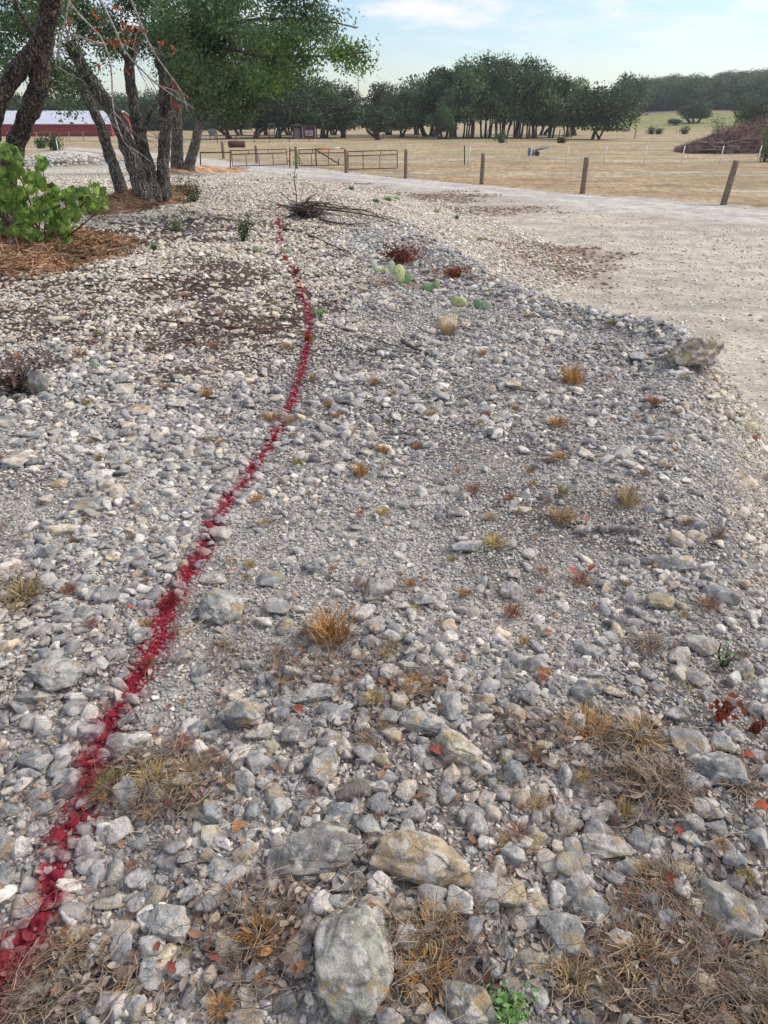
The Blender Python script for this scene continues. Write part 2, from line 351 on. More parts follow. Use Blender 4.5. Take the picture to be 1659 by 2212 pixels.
# ------------------------------------------------------------------ the setting: one terrain sheet, split where the surface changes
ROAD_PX = [(380, 352), (470, 357), (560, 365), (700, 376), (850, 390), (1000, 403), (1150, 418), (1300, 433), (1450, 449), (1659, 470), (1900, 490)]
ROAD = np.array([at(*q)[:2] for q in ROAD_PX])
def line_d(x, y, L):
    best = np.full(np.shape(x), 1e9)
    for a, b in zip(L[:-1], L[1:]):
        d = b - a; t = np.clip(((x - a[0]) * d[0] + (y - a[1]) * d[1]) / (d @ d), 0, 1); best = np.minimum(best, np.hypot(x - a[0] - t * d[0], y - a[1] - t * d[1]))
    return best
POSTS = [(876, 385.6), (1040, 398), (1258, 418), (1562, 441)]
EDGE = np.array([at(*q)[:2] for q in [(300, 345), (560, 352), (748, 372), (876, 388), (1040, 402), (1258, 424), (1440, 432), (1562, 443), (1900, 475)]])
LANE = np.array([at(*q)[:2] for q in [(60, 322), (140, 320), (230, 326), (330, 335), (420, 346), (480, 357)]])
def above(x, y, L): return y - np.interp(x, L[:, 0][np.argsort(L[:, 0])], L[:, 1][np.argsort(L[:, 0])])
# dark soil and leaf litter: photo place, half-widths there, strength
SOIL = [(330, 500, 200, 36, 1), (430, 615, 150, 45, 1), (500, 690, 190, 62, .9), (370, 812, 75, 24, .95), (200, 650, 260, 70, .75), (60, 790, 90, 35, .8), (470, 735, 110, 25, .7), (300, 740, 160, 35, .5),
        (560, 470, 90, 18, .6), (640, 480, 70, 14, .6), (830, 755, 90, 18, .4), (330, 1690, 150, 70, .75), (1400, 1700, 130, 110, .6), (1480, 2080, 230, 130, .62), (930, 2080, 140, 110, .5), (560, 2010, 110, 120, .42), (150, 2130, 140, 80, .55), (730, 1440, 160, 50, .45),
        (50, 1290, 90, 50, .6), (900, 1480, 80, 40, .5), (1150, 1600, 120, 60, .5), (500, 1430, 60, 40, .3)]
SOILW = []
for cx, cy, rx, ry, k in SOIL:
    a = at(cx, cy); b = at(cx + rx, cy); c = at(cx, cy - ry); d = at(cx, cy + ry); SOILW.append((a[0], (c[1] + d[1]) / 2, abs(b[0] - a[0]), abs(c[1] - d[1]) / 2, k))
def soil(x, y):
    o = np.zeros(np.shape(x)); j = .35 * noise2(x * 1.3, y * 1.3, 11) + .3 * noise2(x * 4, y * 4, 12)
    for cx, cy, rx, ry, k in SOILW: o = np.maximum(o, k * (1 - sst(.6, 1.25, np.hypot((x - cx) / rx, (y - cy) / ry) + j)))
    return o
WEED = [(1150, 550, 170, 30, 1), (1000, 590, 110, 25, .7), (930, 530, 100, 20, .5), (1250, 590, 60, 20, .8), (900, 425, 160, 12, .8), (1080, 455, 150, 10, .6), (720, 400, 110, 8, .6)]
WEEDW = []
for cx, cy, rx, ry, k in WEED:
    a = at(cx, cy); b = at(cx + rx, cy); c = at(cx, cy - ry); d = at(cx, cy + ry); WEEDW.append((a[0], (c[1] + d[1]) / 2, abs(b[0] - a[0]), abs(c[1] - d[1]) / 2, k))
def weed(x, y):
    o = np.zeros(np.shape(x)); j = .4 * noise2(x * 1.1, y * 1.1, 13) + .3 * noise2(x * 3, y * 3, 14)
    for cx, cy, rx, ry, k in WEEDW: o = np.maximum(o, k * (1 - sst(.5, 1.2, np.hypot((x - cx) / rx, (y - cy) / ry) + j)))
    return o
def litter_zone(x, y): return sst(4.0, 5.4, y + .7 * noise2(x, y, 15)) * (1 - sst(12.5, 15.5, y)) * (1 - sst(-.7, .5, x + .6 * noise2(x * 1.2, y * 1.2, 16)))
def lerp(a, b, t): return a + (np.asarray(b) - a) * t[..., None]
def ground_colour(x, y):
    s = slope(x, y)
    c = np.ones(np.shape(x) + (3,)) * np.array([.19, .168, .15])
    c = lerp(c, [.40, .37, .33], .95 * sst(-.25, .25, noise2(x * 2.1, y * 2.1, 52)) * (1 - sst(4, 7, y)))
    c = lerp(c, [.40, .37, .32], sst(8, 13, y))
    c = lerp(c, [.085, .062, .050], .8 * litter_zone(x, y))
    c = lerp(c, [.40, .355, .28], sst(.3, .6, s))
    c = lerp(c, [.47, .425, .34], sst(.75, 1.0, s + .12 * noise2(x * 1.2, y * 1.2, 5)))
    rd = line_d(x, y, ROAD)
    c = lerp(c, [.40, .36, .30], sst(.8, 1.0, s) * sst(18, 30, y + 2 * noise2(x * .4, y * .4, 6)) )
    c = lerp(c, [.48, .45, .39], 1 - sst(.6, 3.2, rd + 1.6 * noise2(x * .5, y * .5, 7)))
    c = lerp(c, [.36, .325, .28], .55 * np.exp(-((rd - 2.4 - .3 * noise2(x * .3, y * .3, 61)) / .35) ** 2) * (noise2(x * .25, y * .6, 62) > -.2))
    trk = np.exp(-((np.abs(rd) - .85) / .3) ** 2); c = lerp(c, [.58, .56, .51], .7 * trk * (rd < 2.5))
    c = lerp(c, [.50, .46, .40], (1 - sst(1.0, 2.2, line_d(x, y, LANE))))
    c = lerp(c, [.075, .050, .040], soil(x, y))
    c = lerp(c, [.27, .205, .15], .8 * weed(x, y))
    return c
def meadow_colour(x, y):
    n = noise2(x * .13, y * .13, 21) * .5 + noise2(x * .05, y * .09, 22) * .5
    c = np.ones(np.shape(x) + (3,)) * np.array([.39, .31, .175])
    c = lerp(c, [.35, .245, .14], np.maximum(sst(-.15, .3, n), .6) * (1 - sst(46, 56, y)))
    c = lerp(c, [.36, .25, .14], .7 * sst(0, .4, n) * (1 - sst(75, 90, y)))
    c = lerp(c, [.40, .335, .22], sst(.1, .5, noise2(x * .11 + 7, y * .2, 23)))
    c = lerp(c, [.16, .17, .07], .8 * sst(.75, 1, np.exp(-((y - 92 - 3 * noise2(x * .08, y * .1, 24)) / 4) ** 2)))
    c = lerp(c, [.24, .25, .085], sst(120, 170, y) * sst(25, 50, x))
    c = lerp(c, [.15, .14, .12], sst(205, 235, y) * sst(40, 70, x))
    return c
def build_terrain():
    u = np.linspace(-1, 1, 440); v = np.linspace(0, 1, 560)
    X = .9 * np.sinh(u * 6.4); Y = -3 + 1.2 * (np.exp(v * 6.3) - 1)
    x, y = np.meshgrid(X, Y); z = ground_z(x, y)
    V = np.stack([x, y, z], -1).reshape(-1, 3); nx, ny = len(X), len(Y)
    i = (np.arange(ny - 1)[:, None] * nx + np.arange(nx - 1)[None]); Q = np.stack([i, i + 1, i + nx + 1, i + nx], -1).reshape(-1, 4)
    fx, fy = V[Q].mean(1)[:, 0], V[Q].mean(1)[:, 1]; j = .5 * noise2(fx * .4, fy * .4, 31) + .4 * noise2(fx * 1.1, fy * 1.1, 32)
    mead = (above(fx, fy, EDGE) + j > .5) & (fy > 22) & ((fx > -12) | (fy > 46))
    mead &= line_d(fx, fy, LANE) > 1.6
    road = ~mead & ((line_d(fx, fy, ROAD) + .4 * j < 2.0) | (line_d(fx, fy, LANE) <= 1.6)) & (fy > 20)
    yard = ~mead & ~road & (slope(fx, fy) + .1 * j > .92)
    gy, gx = np.gradient(z, Y, X); Nn = np.stack([-gx, -gy, np.ones_like(z)], -1).reshape(-1, 3); Nn /= np.linalg.norm(Nn, axis=1)[:, None]
    for name, msk, mat, colf in (('meadow', mead, M['meadow'], meadow_colour), ('dirt_road', road, M['ground'], ground_colour), ('gravel_yard', yard, M['ground'], ground_colour), ('ground', ~(mead | road | yard), M['ground'], ground_colour)):
        f = Q[msk]; ids, inv = np.unique(f, return_inverse=True); f = inv.reshape(-1, 4)
        me = mk(name, V[ids], [f]); me.materials.append(mat)
        a = me.color_attributes.new('Col', 'FLOAT_COLOR', 'POINT'); c = np.ones((len(ids), 4), np.float32); c[:, :3] = colf(V[ids, 0], V[ids, 1]); a.data.foreach_set('color', c.ravel())
        me.normals_split_custom_set_from_vertices(Nn[ids].tolist())
        o = bpy.data.objects.new(name, me); S.collection.objects.link(o); o['kind'] = 'structure'
build_terrain()

# ------------------------------------------------------------------ rocks
_ico = {}
def ico(k):
    if k not in _ico:
        bm = bmesh.new(); bmesh.ops.create_icosphere(bm, subdivisions=k, radius=1)
        _ico[k] = (np.array([v.co[:] for v in bm.verts]), np.array([[v.index for v in f.verts] for f in bm.faces])); bm.free()
    return _ico[k]
def rock_shape(seed, k, poly=None, p=None, detail=1.0):
    r_ = np.random.default_rng(seed); D, F = ico(k); D = D / np.linalg.norm(D, axis=1)[:, None]
    if poly is None:
        n = r_.normal(size=(r_.integers(11, 17), 3)); n /= np.linalg.norm(n, axis=1)[:, None]; h = r_.uniform(.5, 1.0, len(n)); q = p or r_.uniform(20, 55)
        n = np.concatenate([n, np.eye(3), -np.eye(3)]); h = np.concatenate([h, np.full(6, 1.02)])
        r = (np.clip(D @ n.T / h, 1e-4, None) ** q).sum(1) ** (-1 / q); V = D * r[:, None]
    else:
        P = np.array(poly, float); P = P - (P.max(0) + P.min(0)) / 2; P /= np.abs(P).max(0); P[:, 1] *= -1
        th = np.arctan2(P[:, 1], P[:, 0]); o = np.argsort(th); th = th[o]; P = P[o]
        t = np.arctan2(D[:, 1], D[:, 0]); k2 = np.searchsorted(th, t) % len(P); a, b = P[k2 - 1], P[k2]
        e = b - a; c, s_ = np.cos(t), np.sin(t); den = c * e[:, 1] - s_ * e[:, 0]; Rr = (a[:, 0] * e[:, 1] - a[:, 1] * e[:, 0]) / np.where(np.abs(den) < 1e-6, 1e-6, den); Rr = np.clip(np.abs(Rr), .2, 1.5)
        rho = np.hypot(D[:, 0], D[:, 1]); m = 4.5
        r = ((rho / Rr) ** m + np.abs(D[:, 2]) ** m) ** (-1 / m); V = D * r[:, None]
        n = r_.normal(size=(16, 3)); n[:, 2] = np.abs(n[:, 2]) + .35; n /= np.linalg.norm(n, axis=1)[:, None]
        for nn in n:
            hh = r_.uniform(.58, .85) * (V @ nn).max(); ex = np.clip(V @ nn - hh, 0, None); V = V - .9 * ex[:, None] * nn
    o = r_.uniform(0, 50, 3)
    L = np.linalg.norm(V, axis=1)
    f = 1 + detail * ((.10 if k > 4 else .085) * noise3(D * 1.9 + o, 3) + (.085 if k > 4 else .06) * noise3(D * 4.3 + o, 4) + .028 * noise3(D * 9.5 + o, 5) + (.016 * noise3(D * 21 + o, 6) if k > 3 else 0) + (.009 * noise3(D * 43 + o, 7) if k > 4 else 0))
    V = V * f[:, None]
    V = V - (V.max(0) + V.min(0)) / 2; V = V / (V.max(0) - V.min(0)); return V, F
def rock_mesh(name, seed, k, mat, poly=None, p=None, detail=1.0):
    V, F = rock_shape(seed, k, poly, p, detail); me = mk(name, V, [F]); me.materials.append(mat); return me
ROCKS = [rock_mesh('rock', 100 + i, 4, M['stone']) for i in range(14)]
G, Bl, Wh, Cr, Ta, Br = (.28, .275, .262), (.25, .255, .258), (.50, .485, .44), (.50, .44, .345), (.44, .34, .22), (.225, .205, .18)
RPLACE = []
def put_rock(cx, cy, wp, hp, tone, label, poly=None, hk=.6, up=0.0, yaw=0.0, grp='loose limestone rocks on the berm', sink=.28):
    p0 = at(cx, cy + hp * .12); k = ppm(p0); a = math.atan2(EYE - p0[2], p0[1])
    wd = wp / k; hh = hk * min(wd, hp / k); ln = (hp / k - hh * .75 * math.cos(a)) / math.sin(a); ln = min(max(ln, .55 * wd), 1.9 * wd)
    z = float(ground_z(p0[0], p0[1])) + hh * (.5 - sink) + up
    me = rock_mesh('rock', int(cx * 7 + cy), 5, M['bigstone'], poly) if poly or wp >= 95 else random.choice(ROCKS)
    if poly is None: yaw += random.choice((0, math.pi)) + random.uniform(-.15, .15)
    v = random.uniform(.88, 1.08)
    if poly: z += hh * .16
    o = inst('rock', me, (p0[0], p0[1], z), yaw, (wd * 1.04, ln, hh)); o.rotation_euler[0] += random.uniform(-.1, .1) if poly is None else 0
    tag(o, label, 'rock', grp, tint=[c * v * q for c, q in zip(tone, (1.08, 1.05, .98))]); RPLACE.append((p0[0], p0[1], max(wd, ln) * .5)); return o
HAND_ROCKS = [
 (690, 1832, 168, 130, G, 'big grey triangular limestone slab left of the tan-topped slab', [(0, 80), (30, 10), (110, -60), (160, -10), (140, 60), (100, 85)]),
 (905, 1857, 208, 135, (.42, .345, .245), 'big limestone slab with tan pitted top propped on smaller rocks', [(-100, 20), (-75, -55), (20, -65), (60, -10), (100, 10), (105, 55), (50, 65), (-20, 55)]),
 (765, 2062, 166, 242, (.31, .31, .275), 'largest foreground rock, knobbly grey with yellow lichen', [(-70, -90), (-50, -118), (20, -100), (55, -115), (80, -40), (80, 30), (60, 70), (30, 118), (-20, 110), (-60, 60), (-82, -30)]),
 (1012, 2165, 130, 115, (.26, .265, .24), 'mossy grey boulder at the bottom edge beside the green herb', [(-55, -30), (-20, -55), (50, -45), (65, 10), (50, 55), (-30, 50)]),
 (1215, 2010, 100, 118, (.285, .30, .295), 'egg-shaped grey rock leaning on its paler neighbour', [(-45, -30), (-10, -58), (20, -40), (50, 30), (30, 55), (-20, 40)]),
 (1272, 1965, 88, 112, (.25, .26, .265), 'upright rounded grey rock right of the egg-shaped rock', [(-30, -50), (10, -56), (40, 10), (40, 50), (0, 56), (-40, 0)]),
 (1347, 1978, 88, 62, G, 'oval grey rock with pale chipped right end', None),
 (1560, 1965, 145, 165, (.29, .285, .255), 'broad half-buried grey slab in dry grass at lower right', [(-60, -60), (-20, -80), (30, -40), (72, 40), (40, 82), (-50, 60), (-72, 10)]),
 (1140, 2080, 70, 62, (.37, .35, .30), 'blocky pale rock with a flat orange-stained front', None),
 (1308, 1826, 108, 52, (.36, .355, .325), 'long pale rock bridging a dark gap', None),
 (1231, 1780, 56, 62, Bl, 'blue-grey rock left of the flat-topped one, lower right', None),
 (1284, 1763, 60, 52, (.33, .32, .29), 'flat-topped grey rock with cream front face', None),
 (1366, 1872, 88, 46, (.31, .32, .32), 'slanting grey rock slab below the long pale rock', None),
 (1524, 1745, 60, 62, (.52, .50, .47), 'whitish blocky rock at the right, beneath two small white stones', None),
 (1562, 1662, 118, 92, (.275, .285, .29), 'large weathered grey rock above the whitish block', [(-55, -20), (-20, -45), (40, -40), (58, 0), (30, 45), (-40, 30)]),
 (1487, 1605, 82, 72, Bl, 'big blue-grey dome-shaped rock right of the dry grass', None),
 (1253, 1617, 50, 42, G, 'speckled dark grey rock between two grass clumps', None),
 (986, 1616, 104, 92, (.37, .34, .265), 'square rock with yellow lichen patches behind the red-brown leaf', [(-48, -10), (-20, -44), (20, -30), (50, 20), (30, 44), (-30, 36)]),
 (915, 1562, 108, 62, (.27, .275, .28), 'long dark grey rock lying beside the upright rectangular one', [(-52, -15), (-20, -30), (30, -5), (54, 20), (30, 30), (-40, 15)]),
 (970, 1523, 52, 78, (.27, .285, .30), 'upright rectangular blue-grey rock', None),
 (1044, 1516, 50, 48, (.29, .30, .31), 'grey rock with white top right of the rectangular one', None),
 (697, 1657, 66, 98, (.29, .295, .295), 'tall grey rock standing above the square dark one', [(-25, -45), (20, -48), (33, 0), (10, 49), (-30, 20)]),
 (765, 1700, 72, 66, Br, 'square dark grey rock with brownish top', None),
 (590, 1712, 48, 66, (.34, .31, .25), 'yellowish grey rock left of the tall grey one', None),
 (524, 1541, 98, 78, (.255, .27, .28), 'large dark blue-grey rock above the yellow grass clumps', [(-48, 10), (-30, -35), (20, -38), (48, -10), (40, 35), (-20, 38)]),
 (690, 1492, 116, 50, (.285, .29, .285), 'long low grey rock half sunk in litter', None),
 (560, 1582, 58, 44, (.40, .385, .34), 'pale cream-grey rock under the dark blue-grey one', None),
 (712, 1590, 52, 36, (.52, .47, .38), 'small cream chip rock with a flat top', None),
 (642, 1584, 64, 60, (.28, .27, .265), 'pinkish grey rock beside the round brown leaf', None),
 (128, 1455, 112, 88, (.38, .375, .36), 'big pale rock at the left with a broken white face', [(-54, 10), (-40, -38), (20, -42), (54, -10), (40, 30), (-10, 42)]),
 (68, 1502, 70, 46, Bl, 'dark flat rock at the foot of the big pale left rock', None),
 (481, 1312, 92, 96, (.31, .315, .31), 'roundish grey rock with cream lower corner right of the paint', [(-44, -20), (-10, -46), (40, -30), (46, 20), (10, 46), (-36, 30)]),
 (460, 1250, 58, 36, (.40, .385, .35), 'oval pale grey rock right of the red line', None),
 (577, 1253, 64, 46, (.30, .31, .315), 'long smooth blue-grey rock lying diagonally', None),
 (600, 1312, 52, 46, (.32, .325, .33), 'smooth grey egg rock beside a cream pebble', None),
 (815, 1272, 72, 72, (.36, .35, .325), 'grey rock with white broken face in mid gravel', None),
 (365, 1999, 104, 84, (.325, .335, .335), 'big smooth grey rock with white spot near the bottom left', [(-48, 10), (-40, -35), (20, -42), (50, 0), (40, 42), (-20, 25)]),
 (496, 2060, 60, 84, (.52, .49, .44), 'upright white rock left of the orange grass', None),
 (334, 2105, 62, 74, (.31, .325, .34), 'blue-grey chunky rock between red leaves at bottom', None),
 (52, 1957, 82, 62, (.34, .33, .345), 'smooth rock touched by paint on its right side, bottom left', None),
 (152, 1692, 80, 72, (.33, .335, .345), 'grey rock with pink-sprayed right edge beside the paint', None),
 (266, 1602, 72, 56, (.33, .335, .34), 'whitish grey rock hard against the right of the paint', None),
 (78, 1642, 78, 58, (.265, .285, .30), 'smooth dark rock far left above the painted edge rock', None),
 (193, 1578, 66, 56, (.36, .345, .35), 'rock with pink overspray left of the paint', None),
 (472, 1152, 62, 44, (.36, .345, .32), 'rock crossed by a clear red paint stripe', None),
 (130, 1147, 66, 36, (.55, .50, .40), 'smooth cream rock at mid left', None),
 (34, 997, 64, 42, (.56, .53, .46), 'largest white block at the left edge', None),
 (195, 1090, 78, 48, Bl, 'wide dark grey rock left of the small tan stones', None),
 (248, 1058, 36, 30, Ta, 'tan pointed stone beside the wide dark rock', None),
 (130, 1045, 36, 32, Ta, 'round orange-tan stone left of the wide dark rock', None),
 (304, 886, 68, 26, Ta, 'long tan ridged rock at upper left', None),
 (386, 873, 42, 26, (.56, .53, .45), 'oval cream rock right of the long tan ridged one', None),
 (270, 840, 44, 34, (.52, .48, .40), 'pale angular rock above the long tan ridged one', None),
 (125, 691, 44, 18, (.55, .51, .43), 'cream flat rock on dark litter at left', None),
 (18, 914, 44, 36, Bl, 'dark rounded rock cut by the left edge', None),
 (62, 940, 62, 32, G, 'flat grey layered rock near the left edge', None),
 (757, 711, 34, 22, Wh, 'round white rock right of the tuft on the paint', None),
 (961, 702, 52, 40, (.40, .33, .21), 'ochre boulder in the middle distance', None),
 (1194, 719, 42, 16, (.58, .55, .48), 'flat white rock at the edge of the yard', None),
 (1455, 1218, 98, 46, (.235, .24, .245), 'long dark layered rock near the right slope', [(-48, 0), (-30, -20), (30, -23), (48, -5), (40, 20), (-40, 22)]),
 (1551, 1278, 78, 56, (.30, .315, .335), 'blue-grey slab tilted on the right slope', None),
 (1502, 1160, 44, 30, (.50, .48, .45), 'rounded whitish rock beside the dark dry weed', None),
 (1425, 1300, 58, 46, (.37, .335, .26), 'yellowish blocky rock below the dark layered one', None),
 (1520, 1395, 78, 54, (.285, .28, .255), 'brown-grey lumpy rock on the right slope', None),
 (1126, 1101, 42, 30, (.50, .40, .27), 'tan oval stone in the middle right gravel', None),
 (1010, 1181, 72, 38, (.28, .29, .305), 'flat bluish rock beside the pale round grass clump', None),
 (1173, 1361, 50, 40, (.37, .355, .32), 'pale oblong rock right of the reddish grass', None),
 (461, 1807, 50, 52, (.42, .40, .35), 'pale pointed rock beside the orange oak leaf', None),
 (530, 1840, 58, 50, (.33, .335, .34), 'round grey rock right of the orange oak leaf', None),
 (240, 1945, 84, 50, (.43, .405, .34), 'white rock with yellow streak lying diagonally', None),
 (196, 1870, 62, 52, (.30, .31, .32), 'angular grey rock right of the paint at lower left', None),
 (22, 1752, 52, 42, (.32, .335, .345), 'grey rock cut by the left edge below a grass wisp', None),
 (90, 1747, 60, 52, (.31, .325, .335), 'speckled grey rock left of the paint at lower left', None),
 (868, 1968, 62, 52, (.36, .335, .265), 'yellow-topped rock under the front of the tan slab', None),
 (934, 1966, 56, 48, (.27, .27, .25), 'dark rock under the right end of the tan slab', None),
 (1090, 1928, 82, 82, (.36, .335, .28), 'tan and grey rock right of the tan-topped slab', None),
 (1020, 1757, 56, 46, (.33, .335, .33), 'round pale rock above the tan-topped slab', None),
 (1180, 1857, 42, 62, (.43, .40, .33), 'upright cream rock left of the long pale one', None),
 (660, 1888, 60, 50, (.30, .30, .295), 'brownish rock beneath the grey triangular slab', None),
 (745, 1900, 56, 60, (.215, .225, .235), 'dark rock wedged between the two big slabs', None),
 (800, 1780, 60, 60, (.27, .285, .295), 'blue-grey rock behind the tan-topped slab', None),
 (1075, 1600, 60, 40, (.30, .305, .30), 'dark speckled rock right of the square lichen rock', None),
 (1040, 1665, 60, 50, (.30, .305, .31), 'smooth grey rock under the square lichen rock', None),
 (845, 1585, 46, 46, (.36, .345, .29), 'knobbly rock with cream top left of the long dark one', None),
 (410, 1930, 46, 40, (.43, .42, .385), 'round pale rock above the big smooth grey rock', None),
 (520, 1945, 60, 60, (.29, .30, .305), 'dark grey rock above the orange grass clump', None),
 (1478, 1875, 54, 34, (.45, .39, .27), 'yellow-ended rock above the half-buried slab', None),
 (940, 1905, 40, 30, G, 'small dark rock tucked behind the slab', None),
 (390, 1416, 48, 42, (.42, .40, .35), 'round pale rock right of the red line, mid left', None),
 (1105, 1240, 36, 26, (.40, .38, .33), 'small pale rock in fine gravel', None),
 (1110, 830, 40, 26, (.40, .37, .30), 'cream and grey rock near the orange grass', None),
 (1610, 1040, 60, 40, (.48, .43, .33), 'cream rock on the crest near the right edge', None),
 (1380, 770, 44, 24, (.30, .31, .32), 'dark slab left of the big brown boulder', None),
]
for a in HAND_ROCKS: put_rock(*a[:6], poly=a[6])
b = put_rock(1493, 775, 118, 52, (.24, .21, .17), 'big brown-grey boulder on the berm edge by the yard', [(-58, 0), (-50, -22), (10, -26), (50, -16), (58, 5), (40, 24), (-40, 25)], hk=1.15, sink=.26)
n = 0                                              # many more loose rocks that nothing tells apart
while n < 228:
    px, py = random.uniform(-20, 1680), (random.uniform(1440, 2230) if n < 178 else random.uniform(860, 1440))
    if n < 178 and random.random() < (.75 if px < 420 else 0): continue
    p0 = at(px, py); x, y = p0[0], p0[1]
    sz = random.uniform(40, 84) * (1 - .5 * (2212 - py) / 1330) / ppm(p0)
    if slope(x, y) > .9 or paint_d(x, y) < sz * .5 + .03 or any(math.hypot(x - a, y - b_) < r_ * .8 + sz * .38 for a, b_, r_ in RPLACE): continue
    if random.random() < soil(np.array([x]), np.array([y]))[0] * .35: continue
    t = random.choice([G, G, Bl, Bl, (.31, .31, .305), (.34, .33, .31), Wh, (.40, .37, .31), Cr])
    v = random.uniform(.95, 1.2); h = sz * random.uniform(.5, .75)
    o = inst('rock', random.choice(ROCKS), (x, y, p0[2] + h * .24), 0, (sz, sz * random.uniform(.65, 1), h), rot=(random.uniform(-.25, .25), random.uniform(-.25, .25), random.uniform(0, 6.28)))
    tag(o, 'fist-sized limestone rock lying in the gravel among bigger rocks', 'rock', 'fist-sized loose limestone rocks', tint=[q * v for q in t]); RPLACE.append((x, y, sz * .45)); n += 1

# ------------------------------------------------------------------ stuff: scattered by geometry nodes
def proto_collection(name, meshes):
    c = bpy.data.collections.new(name)
    for i, me in enumerate(meshes): c.objects.link(bpy.data.objects.new(f'{name}_form_{i:02d}', me))
    return c
def scatter(name, label, cat, coll, P, rot, scl, idx, tint):
    me = bpy.data.meshes.new(name); n = len(P); me.vertices.add(n); me.vertices.foreach_set('co', np.asarray(P, np.float32).ravel())
    for nm, ty, key, d in (('rot', 'FLOAT_VECTOR', 'vector', rot), ('scl', 'FLOAT_VECTOR', 'vector', scl), ('pick', 'INT', 'value', idx), ('tint', 'FLOAT_COLOR', 'color', np.concatenate([tint, np.ones((n, 1))], 1))):
        a = me.attributes.new(nm, ty, 'POINT'); a.data.foreach_set(key, np.ascontiguousarray(d, np.int32 if ty == 'INT' else np.float32).ravel())
    o = bpy.data.objects.new(name, me); S.collection.objects.link(o); tag(o, label, cat, kind='stuff')
    g = bpy.data.node_groups.new(name, 'GeometryNodeTree'); g.interface.new_socket('Geometry', in_out='INPUT', socket_type='NodeSocketGeometry'); g.interface.new_socket('Geometry', in_out='OUTPUT', socket_type='NodeSocketGeometry')
    N, L = g.nodes, g.links; gi = N.new('NodeGroupInput'); go = N.new('NodeGroupOutput')
    ip = N.new('GeometryNodeInstanceOnPoints'); ci = N.new('GeometryNodeCollectionInfo'); ci.inputs['Collection'].default_value = coll; ci.inputs['Separate Children'].default_value = True; ci.inputs['Reset Children'].default_value = True
    def at_(nm, ty): q = N.new('GeometryNodeInputNamedAttribute'); q.data_type = ty; q.inputs['Name'].default_value = nm; return q.outputs['Attribute']
    e2 = N.new('FunctionNodeEulerToRotation'); L.new(at_('rot', 'FLOAT_VECTOR'), e2.inputs[0])
    m2 = N.new('GeometryNodeMeshToPoints'); L.new(gi.outputs[0], m2.inputs[0]); L.new(m2.outputs[0], ip.inputs['Points']); L.new(ci.outputs[0], ip.inputs['Instance']); ip.inputs['Pick Instance'].default_value = True
    L.new(at_('pick', 'INT'), ip.inputs['Instance Index']); L.new(e2.outputs[0], ip.inputs['Rotation']); L.new(at_('scl', 'FLOAT_VECTOR'), ip.inputs['Scale']); L.new(ip.outputs[0], go.inputs[0])
    o.modifiers.new('scatter', 'NODES').node_group = g; return o
def stone_tint(x, y, n):
    s = slope(x, y); u = rng.random(n)
    grey = np.array([[.225, .225, .222], [.28, .272, .26], [.33, .318, .30], [.39, .375, .345], [.50, .475, .43]]); pale = np.array([[.46, .42, .35], [.51, .47, .39], [.56, .53, .465], [.38, .345, .285], [.47, .39, .28]])
    g = grey[rng.integers(0, 5, n)]; p = pale[rng.integers(0, 5, n)]
    w_ = sst(4.4, 6.2, y + .8 * noise2(x * .8, y * .8, 41)) * (1 - sst(-1.0, .3, x + .5 * noise2(x * .7, y * .7, 42)))
    w_ = np.maximum(w_, sst(.22, .6, s + .26 * (1 - sst(4.5, 7, y)) + .15 * noise2(x, y, 43))); w_ = np.maximum(w_, sst(.0, .3, s + .12 * noise2(x, y, 44)) * sst(8, 10, y)); w_ = np.maximum(w_, sst(11.5, 15, y) * .9); w_ = np.maximum(w_, .18)
    m = (u < w_)[:, None]
    return np.where(m, p, g) * rng.uniform(.8, 1.15, (n, 1))
OR, TN, YL, GN_, GY, RD, OL = (.50, .27, .09), (.47, .34, .19), (.52, .41, .16), (.25, .29, .10), (.29, .23, .175), (.36, .18, .12), (.35, .28, .12)
